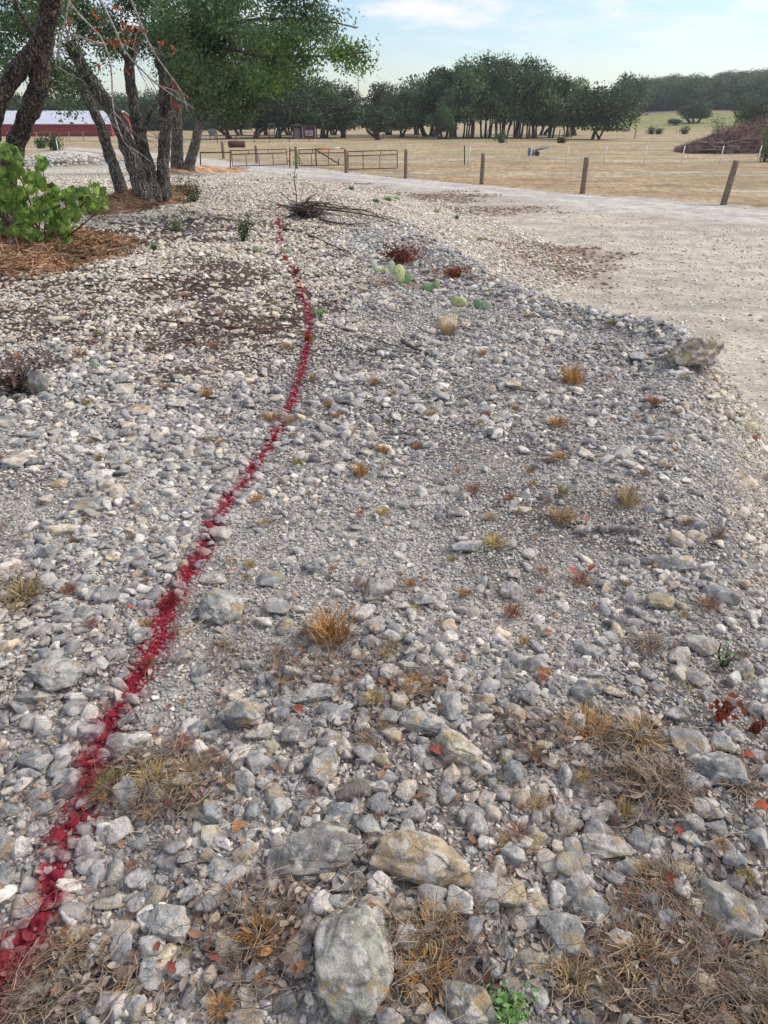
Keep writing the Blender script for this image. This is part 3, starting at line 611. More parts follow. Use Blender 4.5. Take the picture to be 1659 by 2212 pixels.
HAND_TUFTS = [
 (715, 1385, 145, OR, 'largest round orange-tan dry grass tuft in the middle of the gravel', 1), (562, 2035, 112, OR, 'bright orange dry grass tuft near the bottom left of the largest rock', 1), (52, 1290, 92, OL, 'olive-tan grass tuft at the left edge', 0),
 (370, 1308, 52, RD, 'grass tuft stained red by the paint line, mid left', 1), (313, 1358, 42, YL, 'small yellow grass tuft just left of the paint line', 0), (240, 1705, 92, GN_, 'green-tipped grass tuft hugging the paint line', 0), (330, 1700, 100, YL, 'yellow grass tuft right of the green-tipped one', 0), (400, 1690, 95, TN, 'pale tan grass tuft at the right end of the yellow clump', 0),
 (808, 1515, 52, YL, 'pale spiky grass tuft left of the long dark grey rock', 0), (900, 1490, 70, OR, 'orange-brown flattened grass behind the long dark grey rock', 0), (780, 1028, 58, OR, 'orange upright grass tuft below a weathered stick', 1), (826, 980, 38, OR, 'small orange tuft right of the weathered stick', 1),
 (585, 910, 52, TN, 'tan tuft on the left of the paint line, halfway up', 0), (630, 915, 42, TN, 'tan tuft on the right of the paint line, halfway up', 0), (553, 1086, 44, OR, 'orange tuft right of the paint bend', 0), (806, 830, 44, TN, 'round tan tuft right of the paint line, upper middle', 0), (930, 898, 32, YL, 'pale yellow tuft in upper gravel', 0),
 (448, 860, 46, OR, 'orange grass tuft beside cream stones, upper left', 1), (666, 738, 40, OR, 'rusty upright tuft standing on the paint line', 1), (676, 822, 32, TN, 'small brown tuft just right of the paint line', 1), (708, 882, 30, OR, 'small orange tuft right of the paint line', 1), (1238, 828, 80, OR, 'wide orange tuft near the brown boulder', 1),
 (1410, 874, 48, RD, 'brown flat grass tuft below the brown boulder', 0), (1204, 920, 52, OR, 'orange flat tuft beside a tan stone', 0), (1358, 1090, 80, TN, 'tall tan grass tuft at the right crest', 1), (1210, 1124, 74, TN, 'wide brown-tan tuft right of the tan oval stone', 0), (1105, 1335, 64, RD, 'reddish brown tuft left of the pale oblong rock', 1), (1131, 1395, 38, YL, 'small yellow tuft below the reddish brown one', 1),
 (1400, 1402, 84, GY, 'greyish dead grass tuft with a few yellow blades', 0), (1020, 1065, 44, RD, 'reddish wisp of grass in mid gravel', 0), (1060, 1124, 34, TN, 'thin tan wisp near the tan oval stone', 0), (826, 1115, 38, YL, 'pale round tuft in mid gravel', 0), (1070, 1180, 60, YL, 'drooping pale yellow tuft beside a cream rock', 0), (1350, 1270, 30, OL, 'thin upright yellow-green weed', 1), (1255, 1262, 60, RD, 'low red-brown grass with red leaves', 0),
 (1262, 1578, 108, OR, 'ochre grass tuft above the speckled dark grey rock', 0), (1385, 1600, 128, TN, 'big pale dry grass clump at the right', 0), (1152, 1640, 46, TN, 'small dry tuft beside the dark speckled rock', 1), (1258, 1692, 52, YL, 'bright yellow tuft left of the flat-topped rock', 1), (1346, 1765, 62, YL, 'yellow-green upright tuft above the slanting slab', 1), (1420, 1715, 160, GY, 'large dark grey-brown grass mat at the right', 0), (1370, 1690, 110, GY, 'grey dead grass at the left side of the dark mat', 0),
 (1455, 1925, 130, GY, 'grey-tan grass growing against the half-buried slab', 0), (1400, 1900, 90, TN, 'tan grass left of the half-buried slab', 0), (930, 2015, 125, TN, 'tan sprawling grass right of the largest rock', 0), (915, 2115, 120, OR, 'ochre grass near the foot of the largest rock', 0), (1230, 2125, 110, TN, 'tan grass tuft beneath the egg-shaped rock', 0), (1380, 2085, 150, TN, 'wide pale grass tuft below the oval grey rock', 0), (1530, 2090, 170, GY, 'dark dead grass below the half-buried slab', 0), (1610, 2170, 160, GY, 'darkest dead grass in the lower right corner', 0), (1330, 2180, 120, GY, 'brownish dead grass at the bottom edge, right', 0), (1480, 2180, 150, GY, 'grey dead grass at the bottom edge near the corner', 0),
 (165, 2060, 80, TN, 'tan wispy grass right of the paint near the bottom', 0), (75, 2180, 100, GY, 'grey-brown grass in the lower left corner', 0), (480, 2185, 70, OR, 'orange tuft at the bottom edge beside a blue-grey rock', 0), (1548, 1165, 48, GY, 'dark dry weed right of the rounded whitish rock', 1), (1528, 1315, 54, RD, 'rusty weed on the right slope', 0), (645, 1005, 32, OL, 'small olive tuft by the weathered stick', 0), (215, 998, 28, OL, 'small olive tuft at upper left', 1), (476, 964, 28, OR, 'small orange tuft left of the paint line', 1), (156, 1175, 26, OL, 'thin weed under the smooth cream rock', 1),
 (968, 724, 60, TN, 'tan grass at the foot of the ochre boulder', 1), (1042, 770, 32, TN, 'small upright tan tuft right of the ochre boulder', 1), (541, 1230, 36, YL, 'pale yellow wisp right of the paint stripe rock', 1), (886, 1270, 38, OR, 'orange wisp right of the white-chipped grey rock', 1), (640, 592, 34, TN, 'tan tuft on the upper paint line', 1), (780, 640, 30, TN, 'faint tan tuft in upper gravel', 1), (1215, 1070, 40, OL, 'yellow-green weed with red leaves at right', 1), (320, 1440, 40, TN, 'tan tuft on the edge of the paint, left', 0), (790, 1605, 60, GY, 'dead tuft between cream and dark rocks', 0), (440, 1740, 70, GY, 'grey dead grass below the pale tan tuft', 0), (1160, 1750, 60, TN, 'dry wisp in the lower right rocks', 0), (1100, 1830, 60, TN, 'dry wisp right behind the tan-topped slab', 0), (1020, 1970, 50, GY, 'dead wisp under the tan-topped slab', 0), (1590, 1700, 110, GY, 'dead grass right of the whitish block', 0), (1300, 1600, 120, GY, 'dead grass between ochre tuft and pale clump', 0),
 (600, 1420, 46, GY, 'grey dead wisp left of the largest orange-tan tuft', 0), (480, 1400, 50, GY, 'grey dead litter grass under the roundish grey rock', 0), (900, 970, 30, RD, 'reddish wisp in upper gravel', 0), (1050, 900, 30, RD, 'small red-brown wisp in upper gravel', 0), (1190, 1000, 30, TN, 'tan wisp in the right gravel', 0), (150, 1280, 40, RD, 'rusty wisp beside a red leaf at left', 0),
]
TUFTXY = [(*at(q[0], q[1])[:2], q[2] / ppm(at(q[0], q[1]))) for q in HAND_TUFTS]
def gravel_points():
    out = []
    for r0, r1, C in ((.05, .55, 1.5), (.55, 1.2, 1.9), (1.2, 1.8, 1.9), (1.8, 2.6, 1.8), (2.6, 3.6, 1.8), (3.6, 5, 1.7), (5, 7, 1.5), (7, 10, 1.3), (10, 14, 1.15), (14, 20, .85), (20, 30, .7), (30, 44, .5)):
        rm = (r0 + r1) / 2; sm = max(.009, .0031 * rm); cap = .068 if rm < 4 else .085
        t = rng.random(4000); sz = np.minimum(sm * t ** (-1 / 2.45), cap); E = (sz ** 2).mean() * .6
        ang = R(230 if r1 < 1.3 else 180 if r1 < 2.7 else 150 if r1 < 5.1 else 108 if r1 < 15 else 90); A = ang / 2 * (r1 ** 2 - r0 ** 2); n = int(C * A / E)
        rr = np.sqrt(rng.uniform(r0 ** 2, r1 ** 2, n)); th = rng.uniform(-ang / 2, ang / 2, n); x, y = rr * np.sin(th), rr * np.cos(th)
        sz = np.minimum(sm * rng.random(n) ** (-1 / 2.45), cap)
        s = slope(x, y); keep = np.ones(n)
        keep *= np.where(s > 1.0, .08, np.where(s > .85, .35, 1)); keep *= 1 - np.where(y > 3.2, .80, .6) * soil(x, y); keep *= 1 - .6 * weed(x, y); keep *= 1 - .34 * litter_zone(x, y) * (.6 + .4 * np.sign(noise2(x * 1.5, y * 1.5, 18)))
        keep *= np.where(y > 18, np.where(s > 1, .5, 1.0), 1); keep *= np.where(line_d(x, y, ROAD) < 2.6, .05, 1)
        keep *= np.where((y > 24) & (above(x, y, EDGE) > .2), 0, 1); keep *= np.where((y > 25) & (s > 1) & (line_d(x, y, ROAD) > 5), .3, 1)
        mid = sst(-.5, .2, x) * (1 - sst(1.6, 2.4, x)) * sst(2.0, 2.8, y) * (1 - sst(7, 9, y)); keep *= np.where(sz > sm * 1.8, 1 - .45 * mid, 1)
        patch = noise2(x * 1.7, y * 1.7, 51); keep *= np.where(sz > sm * 1.9, np.clip(.72 + 1.2 * patch, .12, 1), 1)
        k = rng.random(n) < keep; x, y, sz, s = x[k], y[k], sz[k], s[k]; sz = np.where(s > 1, sz * .72, sz)
        inside = np.zeros(len(x), bool)
        for a, b_, r_ in RPLACE:
            if r_ > .04: inside |= np.hypot(x - a, y - b_) < r_ * .62
        for a, b_, w_ in TUFTXY: inside |= (np.hypot(x - a, y - b_) < w_ * .30)
        x, y, sz = x[~inside], y[~inside], sz[~inside]; out.append(np.stack([x, y, sz], 1))
    return np.concatenate(out)
GP = gravel_points(); nG = len(GP)
x, y, sz = GP.T; pz = ground_z(x, y) + sz * .14
rotG = np.stack([rng.uniform(-.5, .5, nG), rng.uniform(-.5, .5, nG), rng.uniform(0, 6.28, nG)], 1)
sclG = np.stack([sz * 1.1, sz * rng.uniform(.6, 1, nG), sz * rng.uniform(.3, .7, nG)], 1)
tG = stone_tint(x, y, nG) * np.array([1.25, 1.25, 1.24]) * np.where(slope(x, y) > .9, 1.25, 1)[:, None]; tG = np.minimum(tG, .86); onp = (paint_d(x, y) < .06) & (sz < .05) & (y > .6) & (y < PAINT[-1, 1] + .1)
GRAV = [rock_mesh('gravel', 300 + i, 3, M['gravel'], p=34) for i in range(12)]
k = ~onp
scatter('gravel', 'pale grey and cream limestone gravel covering the berm', 'gravel', proto_collection('gravel', GRAV), np.stack([x, y, pz], 1)[k], rotG[k], sclG[k], rng.integers(0, 12, nG)[k], tG[k])
def build_paint_line():                            # the sprayed stones as one real mesh
    g = Geo(); forms = [rock_shape(500 + i, 2, p=14) for i in range(8)]; forms1 = [rock_shape(520 + i, 1, p=14) for i in range(8)]; cols = []
    for q in np.flatnonzero(onp):
        V, F = (forms if y[q] < 4.5 else forms1)[q % 8]; a = rotG[q, 2]; c_, s_ = math.cos(a), math.sin(a); V = V * sclG[q]
        V = np.stack([V[:, 0] * c_ - V[:, 1] * s_, V[:, 0] * s_ + V[:, 1] * c_, V[:, 2]], 1) + (x[q], y[q], pz[q]); g.add(V, F)
    o = obj('paint_line', g, M['gravel'], base=(PAINT[3, 0], PAINT[3, 1], 0)); tag(o, 'red spray-painted line running up across the gravel toward the root stump', 'paint line', tint=(.36, .345, .32))
build_paint_line()

# ------------------------------------------------------------------ leaf clouds
def in_poly(px, py, poly):
    c = np.zeros(len(px), bool); j = len(poly) - 1
    for i in range(len(poly)):
        (xi, yi), (xj, yj) = poly[i], poly[j]
        c ^= ((yi > py) != (yj > py)) & (px < (xj - xi) * (py - yi) / (yj - yi + 1e-9) + xi); j = i
    return c
def leaf_quads(C, L, wk=.45, droop=0.0, r_=rng):
    n = len(C); L = np.broadcast_to(L, n)[:, None]
    d = r_.normal(size=(n, 3)); d[:, 2] -= droop; d /= np.linalg.norm(d, axis=1)[:, None]
    e = np.cross(d, r_.normal(size=(n, 3))); e /= np.linalg.norm(e, axis=1)[:, None] + 1e-9
    V = np.stack([C - d * L * .5, C + e * L * wk * .5 + d * L * .05, C + d * L * .5, C - e * L * wk * .5 + d * L * .05], 1).reshape(-1, 3)
    return V, np.arange(n * 4).reshape(-1, 4)
def cloud(poly, Y0, Y1, n_cl, per, leaf, spread, seed, thr=-.05, freq=1.1):
    r_ = np.random.default_rng(seed); P = np.array(poly, float); lo, hi = P.min(0), P.max(0); out = []; tot = 0
    while tot < n_cl:
        m = n_cl * 2; px, py = r_.uniform(lo[0], hi[0], m), r_.uniform(lo[1], hi[1], m); qn = lambda a: 26 * noise2(px / 38 + a, py / 38 + a, seed) + 12 * noise2(px / 13 + a, py / 13, seed + 2)
        k = in_poly(px + qn(0), py + qn(40), poly); px, py = px[k], py[k]
        Y = r_.uniform(Y0, Y1, len(px)); u, v = (px - PW / 2) / FOC, (PH / 2 - py) / FOC; t = Y / (CP + v * SP)
        W_ = np.stack([u * t, Y, EYE + (-SP + v * CP) * t], 1)
        q = noise3(W_ * freq, seed) + .5 * noise3(W_ * freq * 2.3, seed + 1) > thr; out.append(W_[q]); tot += q.sum()
    C = np.concatenate(out)[:n_cl]
    C = np.repeat(C, per, 0) + r_.normal(size=(n_cl * per, 3)) * spread * np.array([1, 1, .7])
    return leaf_quads(C, leaf * r_.uniform(.7, 1.3, len(C)), .48, .15, r_)
def path3(pts): return np.array([at3(*p) for p in pts])

def near_tree(name, label, base_px, trunks, limbs, clouds, bark, leaf, up=0.05):
    b = at(*base_px); root = thing(name, b, label, 'tree')
    for pts, w0, w1 in trunks:
        n_ = len(pts); P = path3(pts); k = ppm(P[n_ // 2]); r0, r1 = w0 / 2 / k, w1 / 2 / k
        rad = np.linspace(r0, r1, n_); rad[0] *= 1.22; P[0][2] -= .12
        obj('trunk', Geo().tube(P, rad, 20, rough=.2, sub=9, seed=int(pts[0][0])), M[bark], root)
    for pts, w0, w1 in limbs: P = path3(pts); k = ppm(P[0]); obj('limb', Geo().tube(P, np.linspace(w0 / 2 / k, w1 / 2 / k, len(P)), 8, rough=.12, sub=6, seed=int(pts[0][0]) + 3), M[bark], root)
    g = Geo(); g2 = Geo()
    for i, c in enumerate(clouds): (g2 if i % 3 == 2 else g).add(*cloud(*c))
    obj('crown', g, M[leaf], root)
    if g2.n: obj('lit_colour_leaves', g2, M['oakleaf2'], root)  # sunlight put into the colour: these leaves take a brighter copy of oak green
    return root
Y = 16.3
T2 = near_tree('oak_tree', 'dark oak with four rough trunks fanning out of the middle mulch mound', (310, 436),
    [([(261, 407, 16.9), (248, 365, 16.9), (235, 330, 16.9), (215, 265, 16.8), (185, 205, 16.7), (160, 150, 16.6)], 26, 20),
     ([(316, 437, 16.0), (300, 390, 16.0), (280, 330, 16.0), (258, 265, 15.9), (225, 215, 15.8), (190, 165, 15.7), (150, 90, 15.5)], 40, 24),
     ([(332, 425, 16.2), (322, 370, 16.3), (305, 310, 16.4), (295, 265, 16.4), (285, 200, 16.5), (280, 140, 16.5), (300, 60, 16.5)], 32, 18),
     ([(354, 413, 16.4), (352, 370, 16.4), (355, 310, 16.4), (357, 265, 16.4), (354, 215, 16.4), (350, 150, 16.4), (330, 60, 16.4)], 30, 16)],
    [([(357, 250, 16.4), (368, 205, 16.3), (385, 160, 16.2), (405, 120, 16.1), (425, 60, 16), (440, 0, 15.8)], 17, 9),
     ([(405, 120, 16.1), (480, 105, 15.5), (560, 120, 15), (640, 122, 14.6), (720, 120, 14.4), (795, 112, 14.2)], 9, 2), ([(425, 60, 16), (520, 45, 15.5), (620, 40, 15), (700, 45, 14.6), (772, 60, 14.4)], 8, 2),
     ([(310, 295, 16.4), (322, 250, 16.3), (340, 225, 16.2), (380, 200, 16), (440, 190, 15.6)], 9, 4), ([(190, 165, 15.7), (120, 140, 15.4), (60, 120, 15.2)], 10, 4), ([(280, 140, 16.5), (240, 80, 16.2), (200, 20, 16)], 10, 5),
     ([(640, 122, 14.6), (690, 90, 14.5), (735, 78, 14.4)], 3, 1.5), ([(560, 120, 15), (620, 165, 14.8), (665, 175, 14.7)], 4, 1.5)],
    [([(95, -70), (570, -70), (590, 50), (560, 130), (540, 190), (500, 225), (430, 245), (405, 200), (340, 160), (330, 215), (250, 175), (190, 200), (140, 180), (100, 110)], 14.6, 18.4, 3600, 12, .066, .11, 61, .38, 1.35),
     ([(540, -70), (700, -70), (715, 5), (768, 45), (782, 72), (745, 82), (700, 92), (650, 75), (560, 60)], 13.8, 15.6, 480, 12, .064, .11, 62, .2, 1.6),
     ([(550, 60), (650, 65), (690, 112), (745, 104), (806, 102), (803, 122), (768, 160), (742, 138), (690, 135), (665, 158), (650, 195), (600, 210), (560, 190)], 13.8, 15.4, 430, 12, .064, .11, 63, .2, 1.6),
     ([(330, -60), (620, -60), (640, 120), (540, 160), (420, 215), (330, 130)], 13.6, 14.6, 330, 10, .075, .12, 64, .12, 1.3)], 'bark', 'oakleaf')
T3 = near_tree('oak_tree', 'forked grey oak standing behind the four-trunked oak on its own mulch', (400, 362),
    [([(383, 362, 31), (383, 330, 31), (382, 280, 31), (378, 220, 31), (370, 150, 31)], 27, 20), ([(404, 363, 30.6), (414, 340, 30.6), (424, 300, 30.6), (431, 255, 30.6), (425, 200, 30.6), (430, 140, 30.6)], 23, 14)], 
    [([(424, 290, 30.6), (450, 250, 30.4), (500, 225, 30), (560, 200, 29.6)], 9, 4)],
    [([(360, -70), (640, -70), (660, 20), (640, 110), (615, 180), (570, 225), (520, 250), (470, 235), (440, 265), (395, 250), (370, 200)], 28, 32.5, 2500, 12, .11, .20, 71, .34, .75)], 'bark', 'oakleaf')
T1 = near_tree('oak_tree', 'brown leaning oak cut by the left edge behind the green vine', (14, 520),
    [([(10, 515, 11.8), (14, 440, 11.8), (20, 370, 11.7), (38, 300, 11.6), (62, 245, 11.5), (82, 190, 11.4), (90, 130, 11.3), (98, 60, 11.2), (112, 0, 11.1), (125, -60, 11)], 42, 36),
     ([(-30, 270, 11.3), (-8, 225, 11.2), (20, 180, 11.2), (52, 135, 11.2), (78, 100, 11.2), (92, 70, 11.2)], 40, 32)],
    [([(82, 95, 11.1), (60, 55, 10.9), (40, 20, 10.7), (25, -20, 10.6)], 10, 6), ([(0, 215, 11.2), (-20, 150, 11), (-40, 90, 11)], 12, 8), ([(60, 260, 11.4), (88, 215, 11.2), (104, 205, 11.1)], 8, 3)],
    [([(-100, -70), (180, -70), (165, 10), (120, 50), (110, 90), (40, 60), (30, 130), (-100, 160)], 11.6, 14, 760, 12, .06, .12, 81, .1, 1.2),
     ([(90, 130), (150, 130), (155, 200), (140, 245), (100, 240), (80, 180)], 12.5, 14, 170, 12, .06, .12, 82, .0, 1.4)], 'bark_brown', 'oakleaf')
# the dead, lichen-grey hanging branch of the leaning oak, with a few rust leaves
def dead_branch():
    g = Geo(); lf = []
    r_ = random.Random(5)
    def rec(P, w, lev):
        P3 = path3(P); g.tube(P3, np.linspace(w, w * .35, len(P3)), 5, sub=4)
        if lev == 0: return
        for _ in range(4 if lev == 2 else 3):
            i = r_.uniform(.25, .95) * (len(P) - 1); a = int(i); f = i - a; q = [P[a][k] * (1 - f) + P[min(a + 1, len(P) - 1)][k] * f for k in range(3)]
            dx, dy = r_.uniform(-.5, 1.0), r_.uniform(.3, 1); ln = r_.uniform(35, 80) * (.6 if lev == 1 else 1)
            rec([q, (q[0] + dx * ln * .5 + r_.uniform(-6, 6), q[1] + dy * ln * .5, q[2]), (q[0] + dx * ln, q[1] + dy * ln + r_.uniform(-8, 8), q[2] - .1)], w * .5, lev - 1)
    for P in ([(132, -20, 10.5), (170, 30, 10.3), (220, 85, 10.1), (240, 150, 10), (245, 235, 9.9), (265, 300, 9.8), (298, 342, 9.7)], [(205, -25, 10.6), (240, 45, 10.4), (270, 110, 10.3), (315, 160, 10.2), (365, 200, 10.1), (420, 235, 10)],
              [(152, -10, 10.4), (140, 50, 10.3), (125, 110, 10.2), (118, 150, 10.2)], [(225, 95, 10.1), (200, 90, 10), (160, 75, 10), (140, 60, 10)], [(275, -20, 10.9), (300, 40, 10.8), (330, 110, 10.7), (390, 195, 10.6), (405, 240, 10.5)]):
        rec(P, .016, 2)
    for p in ((152, 48), (208, 36), (211, 62), (215, 92), (245, 88), (252, 98), (280, 62), (286, 88), (293, 55), (270, 60), (215, 142), (274, 155), (352, 96), (371, 112), (380, 222), (388, 232), (395, 210), (376, 190), (268, 85), (205, 75), (256, 18), (312, 70), (350, 190), (384, 236)):
        for _ in range(5): lf.append(at3(p[0] + r_.gauss(0, 5), p[1] + r_.gauss(0, 5), 10.2))
    o = obj('dead_branch', g, M['twig'], T1); obj('dry_leaves', leaf_quads(np.array(lf), .075, .42, .4), M['redleaf'], T1)
dead_branch()
# thin bare twigs round the four trunks
g = Geo(); r_ = random.Random(9)
for bx, by in [(300, 370)] * 5 + [(330, 360)] * 5 + [(345, 300)] * 5 + [(240, 250)] * 3 + [(360, 260)] * 5 + [(300, 300)] * 4:
    a, l = r_.uniform(-2.9, .2), r_.uniform(20, 65); q = at3(bx, by, 15.8); P = [q]
    for i in range(4): q = q + np.array([math.cos(a), r_.uniform(-.5, .2), -math.sin(a) * .7]) * l / 4 / 100; a += r_.uniform(-.5, .5); P.append(q)
    obj('bare_twig', Geo().tube(P, np.linspace(.009, .003, 5), 4, sub=2), M['twig'], T2)

# ------------------------------------------------------------------ vine bush, mulch
def vine_bush():
    b = at(100, 545); root = thing('vine_bush', b, 'bright green broad-leaved vine bush growing at the left edge on mulch', 'bush'); r_ = np.random.default_rng(3)
    poly = [(-40, 320), (20, 308), (42, 330), (50, 365), (75, 372), (85, 345), (70, 330), (92, 330), (100, 390), (130, 408), (168, 405), (190, 398), (222, 395), (228, 425), (240, 445), (215, 462), (185, 450), (165, 480), (158, 510), (140, 540), (100, 545), (60, 520), (20, 505), (-40, 500)]
    px, py = r_.uniform(-40, 240, 9000), r_.uniform(305, 548, 9000); k = in_poly(px, py, poly); px, py = px[k][:1500], py[k][:1500]
    g = Geo(); dk = Geo()
    ang = np.linspace(-math.pi * .86, math.pi * .86, 11); rad = np.array([.42, .46, .50, .42, .56, .70, .56, .42, .50, .46, .42])
    for x_, y_ in zip(px, py):
        if noise2(np.array([x_ / 22]), np.array([y_ / 22]), 77)[0] < -.38: continue
        c = at3(x_, y_, b[1] + r_.uniform(-.6, .6)); L = r_.uniform(.04, .12)
        nrm = np.array([r_.normal() * .55, -.8 + r_.normal() * .35, .55 + r_.normal() * .35]); nrm /= np.linalg.norm(nrm)
        dn = np.array([r_.normal() * .5, 0, -1.0]); e1 = dn - nrm * (dn @ nrm); e1 /= np.linalg.norm(e1); e2 = np.cross(nrm, e1)
        rr = rad * r_.uniform(.88, 1.12, 11)
        ring = c + L * (np.cos(ang) * rr)[:, None] * e1 + L * (np.sin(ang) * rr)[:, None] * e2 + nrm * L * (-.10 * np.abs(np.sin(ang)) + .03 * r_.normal(size=11))[:, None]
        g.add(np.concatenate([[c], ring]), [[0, i, i + 1] for i in range(1, 11)])
    obj('leaves', g, M['vine'], root); s_ = Geo()
    for tx, ty in ((20, 330), (60, 360), (200, 410), (150, 420), (110, 400), (230, 440), (90, 345), (40, 420), (10, 380)):
        s_.tube([b + (random.uniform(-.15, .1), random.uniform(-.1, .1), 0), at3((tx + 100) / 2 + 5, (ty + 545) / 2, b[1]), at3(tx, ty, b[1])], [.014, .010, .005], 5, sub=4)
    obj('stem', s_, M['rustleaf'], root)
vine_bush()
def mulch(cx, cy, rxp, ryp, h, n, label):
    c = at(cx, cy); rx = rxp / ppm(c); f, bk = at(cx, cy + ryp), at(cx, max(cy - ryp, 300)); ry = (bk[1] - f[1]) / 2; c = np.array([c[0], (f[1] + bk[1]) / 2, 0]); g = Geo()
    def top(u, v): r2 = u * u + v * v; return ground_z(c[0] + u * rx, c[1] + v * ry) + h * np.clip(1 - r2, 0, 1) ** .8 * (1 + .3 * noise2(u * 3, v * 3, 8)) - .015 + .02 * noise2(u * rx * 6, v * ry * 6, 9)
    rr, th = np.meshgrid(np.linspace(0, 1.02, 16), np.linspace(0, 2 * math.pi, 41)[:-1], indexing='ij'); j = 1 + .12 * noise2(np.cos(th) * 2, np.sin(th) * 2, 17)
    u, v = rr * np.cos(th) * j, rr * np.sin(th) * j; V = np.stack([c[0] + u * rx, c[1] + v * ry, top(u, v)], -1).reshape(-1, 3)
    i = np.arange(15)[:, None] * 40; k = np.arange(40)[None]; g.add(V, np.stack([i + k, i + (k + 1) % 40, i + 40 + (k + 1) % 40, i + 40 + k], -1).reshape(-1, 4)[::-1])
    a, r2 = rng.uniform(0, 6.28, n), np.sqrt(rng.random(n)) * 1.12; u, v = r2 * np.cos(a), r2 * np.sin(a)
    C = np.stack([c[0] + u * rx, c[1] + v * ry, np.maximum(top(u, v), ground_z(c[0] + u * rx, c[1] + v * ry)) + rng.uniform(.005, .03, n)], 1)
    d = rng.normal(size=(n, 3)); d[:, 2] *= .22; d /= np.linalg.norm(d, axis=1)[:, None]; e = np.cross(d, [0, 0, 1]) + rng.normal(size=(n, 3)) * .35; e /= np.linalg.norm(e, axis=1)[:, None]
    L = rng.uniform(.04, .13, n)[:, None]; w_ = rng.uniform(.005, .011, n)[:, None]
    g.add(np.stack([C - d * L - e * w_, C + d * L - e * w_, C + d * L + e * w_, C - d * L + e * w_], 1).reshape(-1, 3), np.arange(n * 4).reshape(-1, 4))
    tag(obj('mulch_mound', g, M['mulch'], base=(c[0], c[1], float(ground_z(c[0], c[1])))), label, 'mulch mound')
mulch(85, 560, 185, 48, .20, 5200, 'shredded orange cedar mulch mound under the green vine bush')
mulch(312, 438, 92, 30, .22, 3000, 'orange-brown mulch mound round the foot of the four-trunked oak')
mulch(408, 374, 48, 12, .25, 1500, 'small rusty mulch mound beneath the forked oak farther back')

# ------------------------------------------------------------------ grass tufts
def tuft_mesh(seed, n, upright):
    r_ = np.random.default_rng(seed); g = Geo()
    for i in range(n):
        a = r_.uniform(0, 6.28); r0 = .2 * math.sqrt(r_.random()); b = np.array([r0 * math.cos(a), r0 * math.sin(a), 0]); a += r_.normal() * .7
        lean = r_.uniform(.15, 1.25) if not upright else r_.uniform(.05, .7); L = r_.uniform(.25, .55); w_ = r_.uniform(.007, .013); d = np.array([math.cos(a), math.sin(a), 0]); sd = np.array([-math.sin(a), math.cos(a), 0]); pts = [b]; t = lean * .45; 
        for k in range(3): pts.append(pts[-1] + L / 3 * (d * math.sin(t) + np.array([0, 0, 1]) * math.cos(t) + sd * r_.normal() * .34)); t += lean * .5
        V = []
        for k, q in enumerate(pts): ww = w_ * (1, .95, .7, .15)[k]; V += [q - sd * ww, q + sd * ww]
        g.add(V, [[2 * k, 2 * k + 1, 2 * k + 3, 2 * k + 2] for k in range(3)])
    me = mk('grass_tuft', *g.out()); me.materials.append(M['grass']); return me
TUFT = [tuft_mesh(i, 150, False) for i in range(4)] + [tuft_mesh(10 + i, 120, True) for i in range(3)]
for cx, cy, wp, tn, lb, up in HAND_TUFTS:
    p = at(cx, cy); sc = wp / ppm(p) * 1.2; h = sc * (.8 if up else .4 if tn == GY else .55)
    o = inst('grass_tuft', random.choice(TUFT[4:] if up else TUFT[:4]), (p[0], p[1], p[2] + .012), random.uniform(0, 6.28), (sc, sc, h)); tag(o, lb, 'grass tuft', 'dry grass tufts in the gravel', tint=tn)
n = 0
while n < 150:
    px, py = random.uniform(0, 1659), random.uniform(620, 2212); p = at(px, py); s_ = slope(p[0], p[1])
    if s_ > .8 or random.random() > .25 + .9 * soil(p[:1], p[1:2])[0] or any(math.hypot(p[0] - a, p[1] - b_) < r_ for a, b_, r_ in RPLACE): continue
    sc = random.uniform(18, 50) * (.55 + .45 * (py - 620) / 1592) / ppm(p)
    o = inst('grass_tuft', random.choice(TUFT), (p[0], p[1], p[2] + .022), random.uniform(0, 6.28), (sc * 1.45, sc * 1.45, sc * random.uniform(.5, .9)))
    tag(o, 'small wisp of dry grass growing between the stones', 'grass tuft', 'small wisps of dry grass', tint=[c * random.uniform(.8, 1.1) for c in random.choice((TN, OR, GY, RD, RD, OL))]); n += 1

# ------------------------------------------------------------------ leaf litter, straw (stuff)
def litter_leaf(seed):
    r_ = np.random.default_rng(seed); t = np.linspace(0, 1, 6); w_ = .24 * np.sin(np.pi * t ** .85) * r_.uniform(.7, 1.2); z = .12 * r_.normal() * np.sin(np.pi * t) + .1 * r_.normal() * t * t; V = []
    for a, b_, c in zip(t, w_, z): V += [(a - .5, -b_, c + .08 * b_ / .2), (a - .5, 0, c), (a - .5, b_, c + .08 * b_ / .2)]
    F = [[3 * k + j, 3 * k + 3 + j, 3 * k + 4 + j, 3 * k + 1 + j] for k in range(5) for j in (0, 1)]
    me = mk('fallen_leaf', V, [F]); me.materials.append(M['litter']); return me
s = Mat('leaf_litter'); c = s.bright(s.attr('tint'), s.ramp(s.rnd(), 0, 1, .6, 1.3)); c = s.paint(c, .8); s.col(c); s.b.inputs['Roughness'].default_value = .75; M['litter'] = s.m
def straw(seed):
    r_ = np.random.default_rng(seed); P = np.cumsum(np.concatenate([[[-.5, 0, .02]], np.stack([np.full(6, 1 / 6), r_.normal(size=6) * .06, r_.normal(size=6) * .03], 1)]), 0); g = Geo().tube(P, np.linspace(.010, .005, 7), 3, caps=False)
    me = mk('straw', *g.out()); me.materials.append(M['litter']); return me
